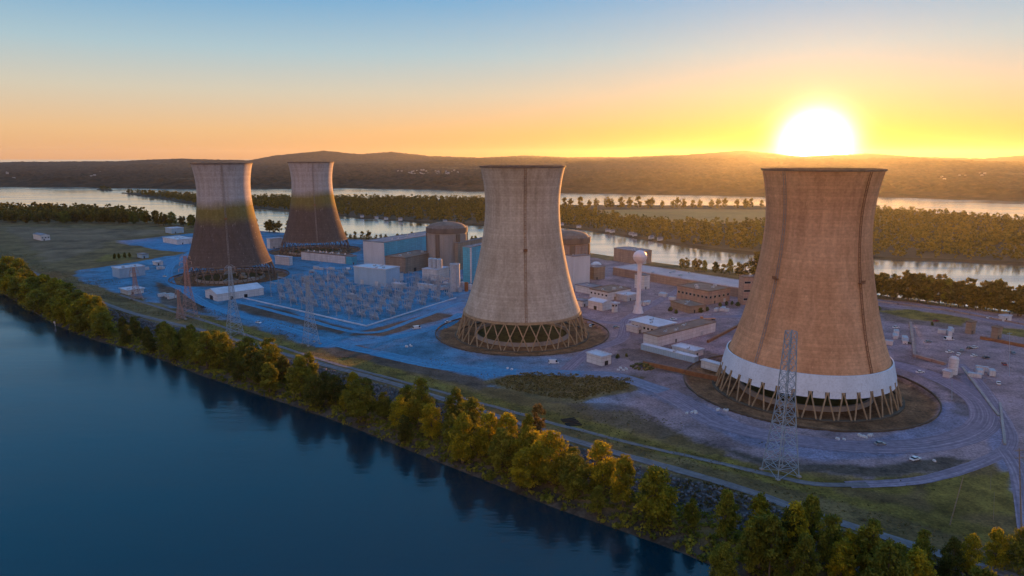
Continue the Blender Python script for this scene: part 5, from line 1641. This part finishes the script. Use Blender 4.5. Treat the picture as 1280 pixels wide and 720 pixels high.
for ls, tx in ((left,'white cottage on the river island shore left of the tan tower'), (right,'white cottage on the river island shore right of the tan tower')):
    for k, o in enumerate(sorted(ls, key=lambda o: proj(o.location)[0])): o['label'] = f'{tx}, {ordn(k)} from left'; o['group'] = 'cottages on the river island'
tg = np.random.default_rng(5)
town_me = MB()
h_ = 7
town_me.add([(-9,-6,-8),(9,-6,-8),(9,6,-8),(-9,6,-8),(-9,-6,h_),(9,-6,h_),(9,6,h_),(-9,6,h_),(-9,0,h_+5),(9,0,h_+5)], [(0,1,5,4),(2,3,7,6),(1,2,6,9,5),(3,0,4,8,7),(4,5,9,8),(6,7,8,9)])
M['far_wall'] = plain('far_house_wall', (.34,.31,.29), .8, .3, .1)
town_mesh = town_me.mesh('far_house', M['far_wall'])
dep_flat = np.hypot(Q[:,0], Q[:,1])
az_flat = np.arctan2(Q[:,0], Q[:,1])
def far_z(x, y):
    k = np.argmin((Q[:,0]-x)**2 + (Q[:,1]-y)**2); return ZF.ravel()[k]
hs_ = []
for i in range(34):
    px_ = tg.uniform(496, 572); dist_ = tg.uniform(4300, 5000)
    a_ = math.atan((px_-640)/FPX*CP); x, y = dist_*math.sin(a_), dist_*math.cos(a_)
    o = link('far_house', town_mesh); o.location = (x, y, far_z(x,y) + 2); o.scale = (.7,.7,.6); o.rotation_euler = (0,0,tg.uniform(-.7,.7)); hs_.append(o)
    tag(o, 'pale house in the far town on the ridge above the stained towers', 'house', 'houses of the far hillside town')
for i in range(16):
    px_ = tg.choice([tg.uniform(0,130), tg.uniform(1180,1275)]); dist_ = tg.uniform(3300, 6000)
    a_ = math.atan((px_-640)/FPX*CP); x, y = dist_*math.sin(a_), dist_*math.cos(a_)
    o = link('far_house', town_mesh); o.location = (x, y, far_z(x,y) + 2); o.scale = (.7,.7,.6); o.rotation_euler = (0,0,tg.uniform(-.7,.7))
    tag(o, 'pale lone house in the far woods at the left' if px_ < 400 else 'pale lone house in the far woods at the right', 'house', 'houses scattered in the far woods')

# ------------------------------------------------------------------ haze
hm = bpy.data.materials.new('haze'); hm.use_nodes = True
n, l = hm.node_tree.nodes, hm.node_tree.links
n.remove(n['Principled BSDF'])
pv = n.new('ShaderNodeVolumePrincipled')
pv.inputs['Color'].default_value = (.80, .87, 1.0, 1)
pv.inputs['Density'].default_value = 1.2e-5
pv.inputs['Anisotropy'].default_value = .70
l.new(pv.outputs[0], n['Material Output'].inputs['Volume'])
try: hm.cycles.homogeneous_volume = True
except Exception: pass
hb = MB(); hb.box((0, 7000, 130), (44000, 19000, 300))
tag(hb.build('haze', hm), kind='stuff')

# prototypes never planted are removed so that nothing stands at the origin
for key, (o, u_) in PROTO.items():
    if not u_:
        for ch in list(o.children): bpy.data.objects.remove(ch)
        bpy.data.objects.remove(o)
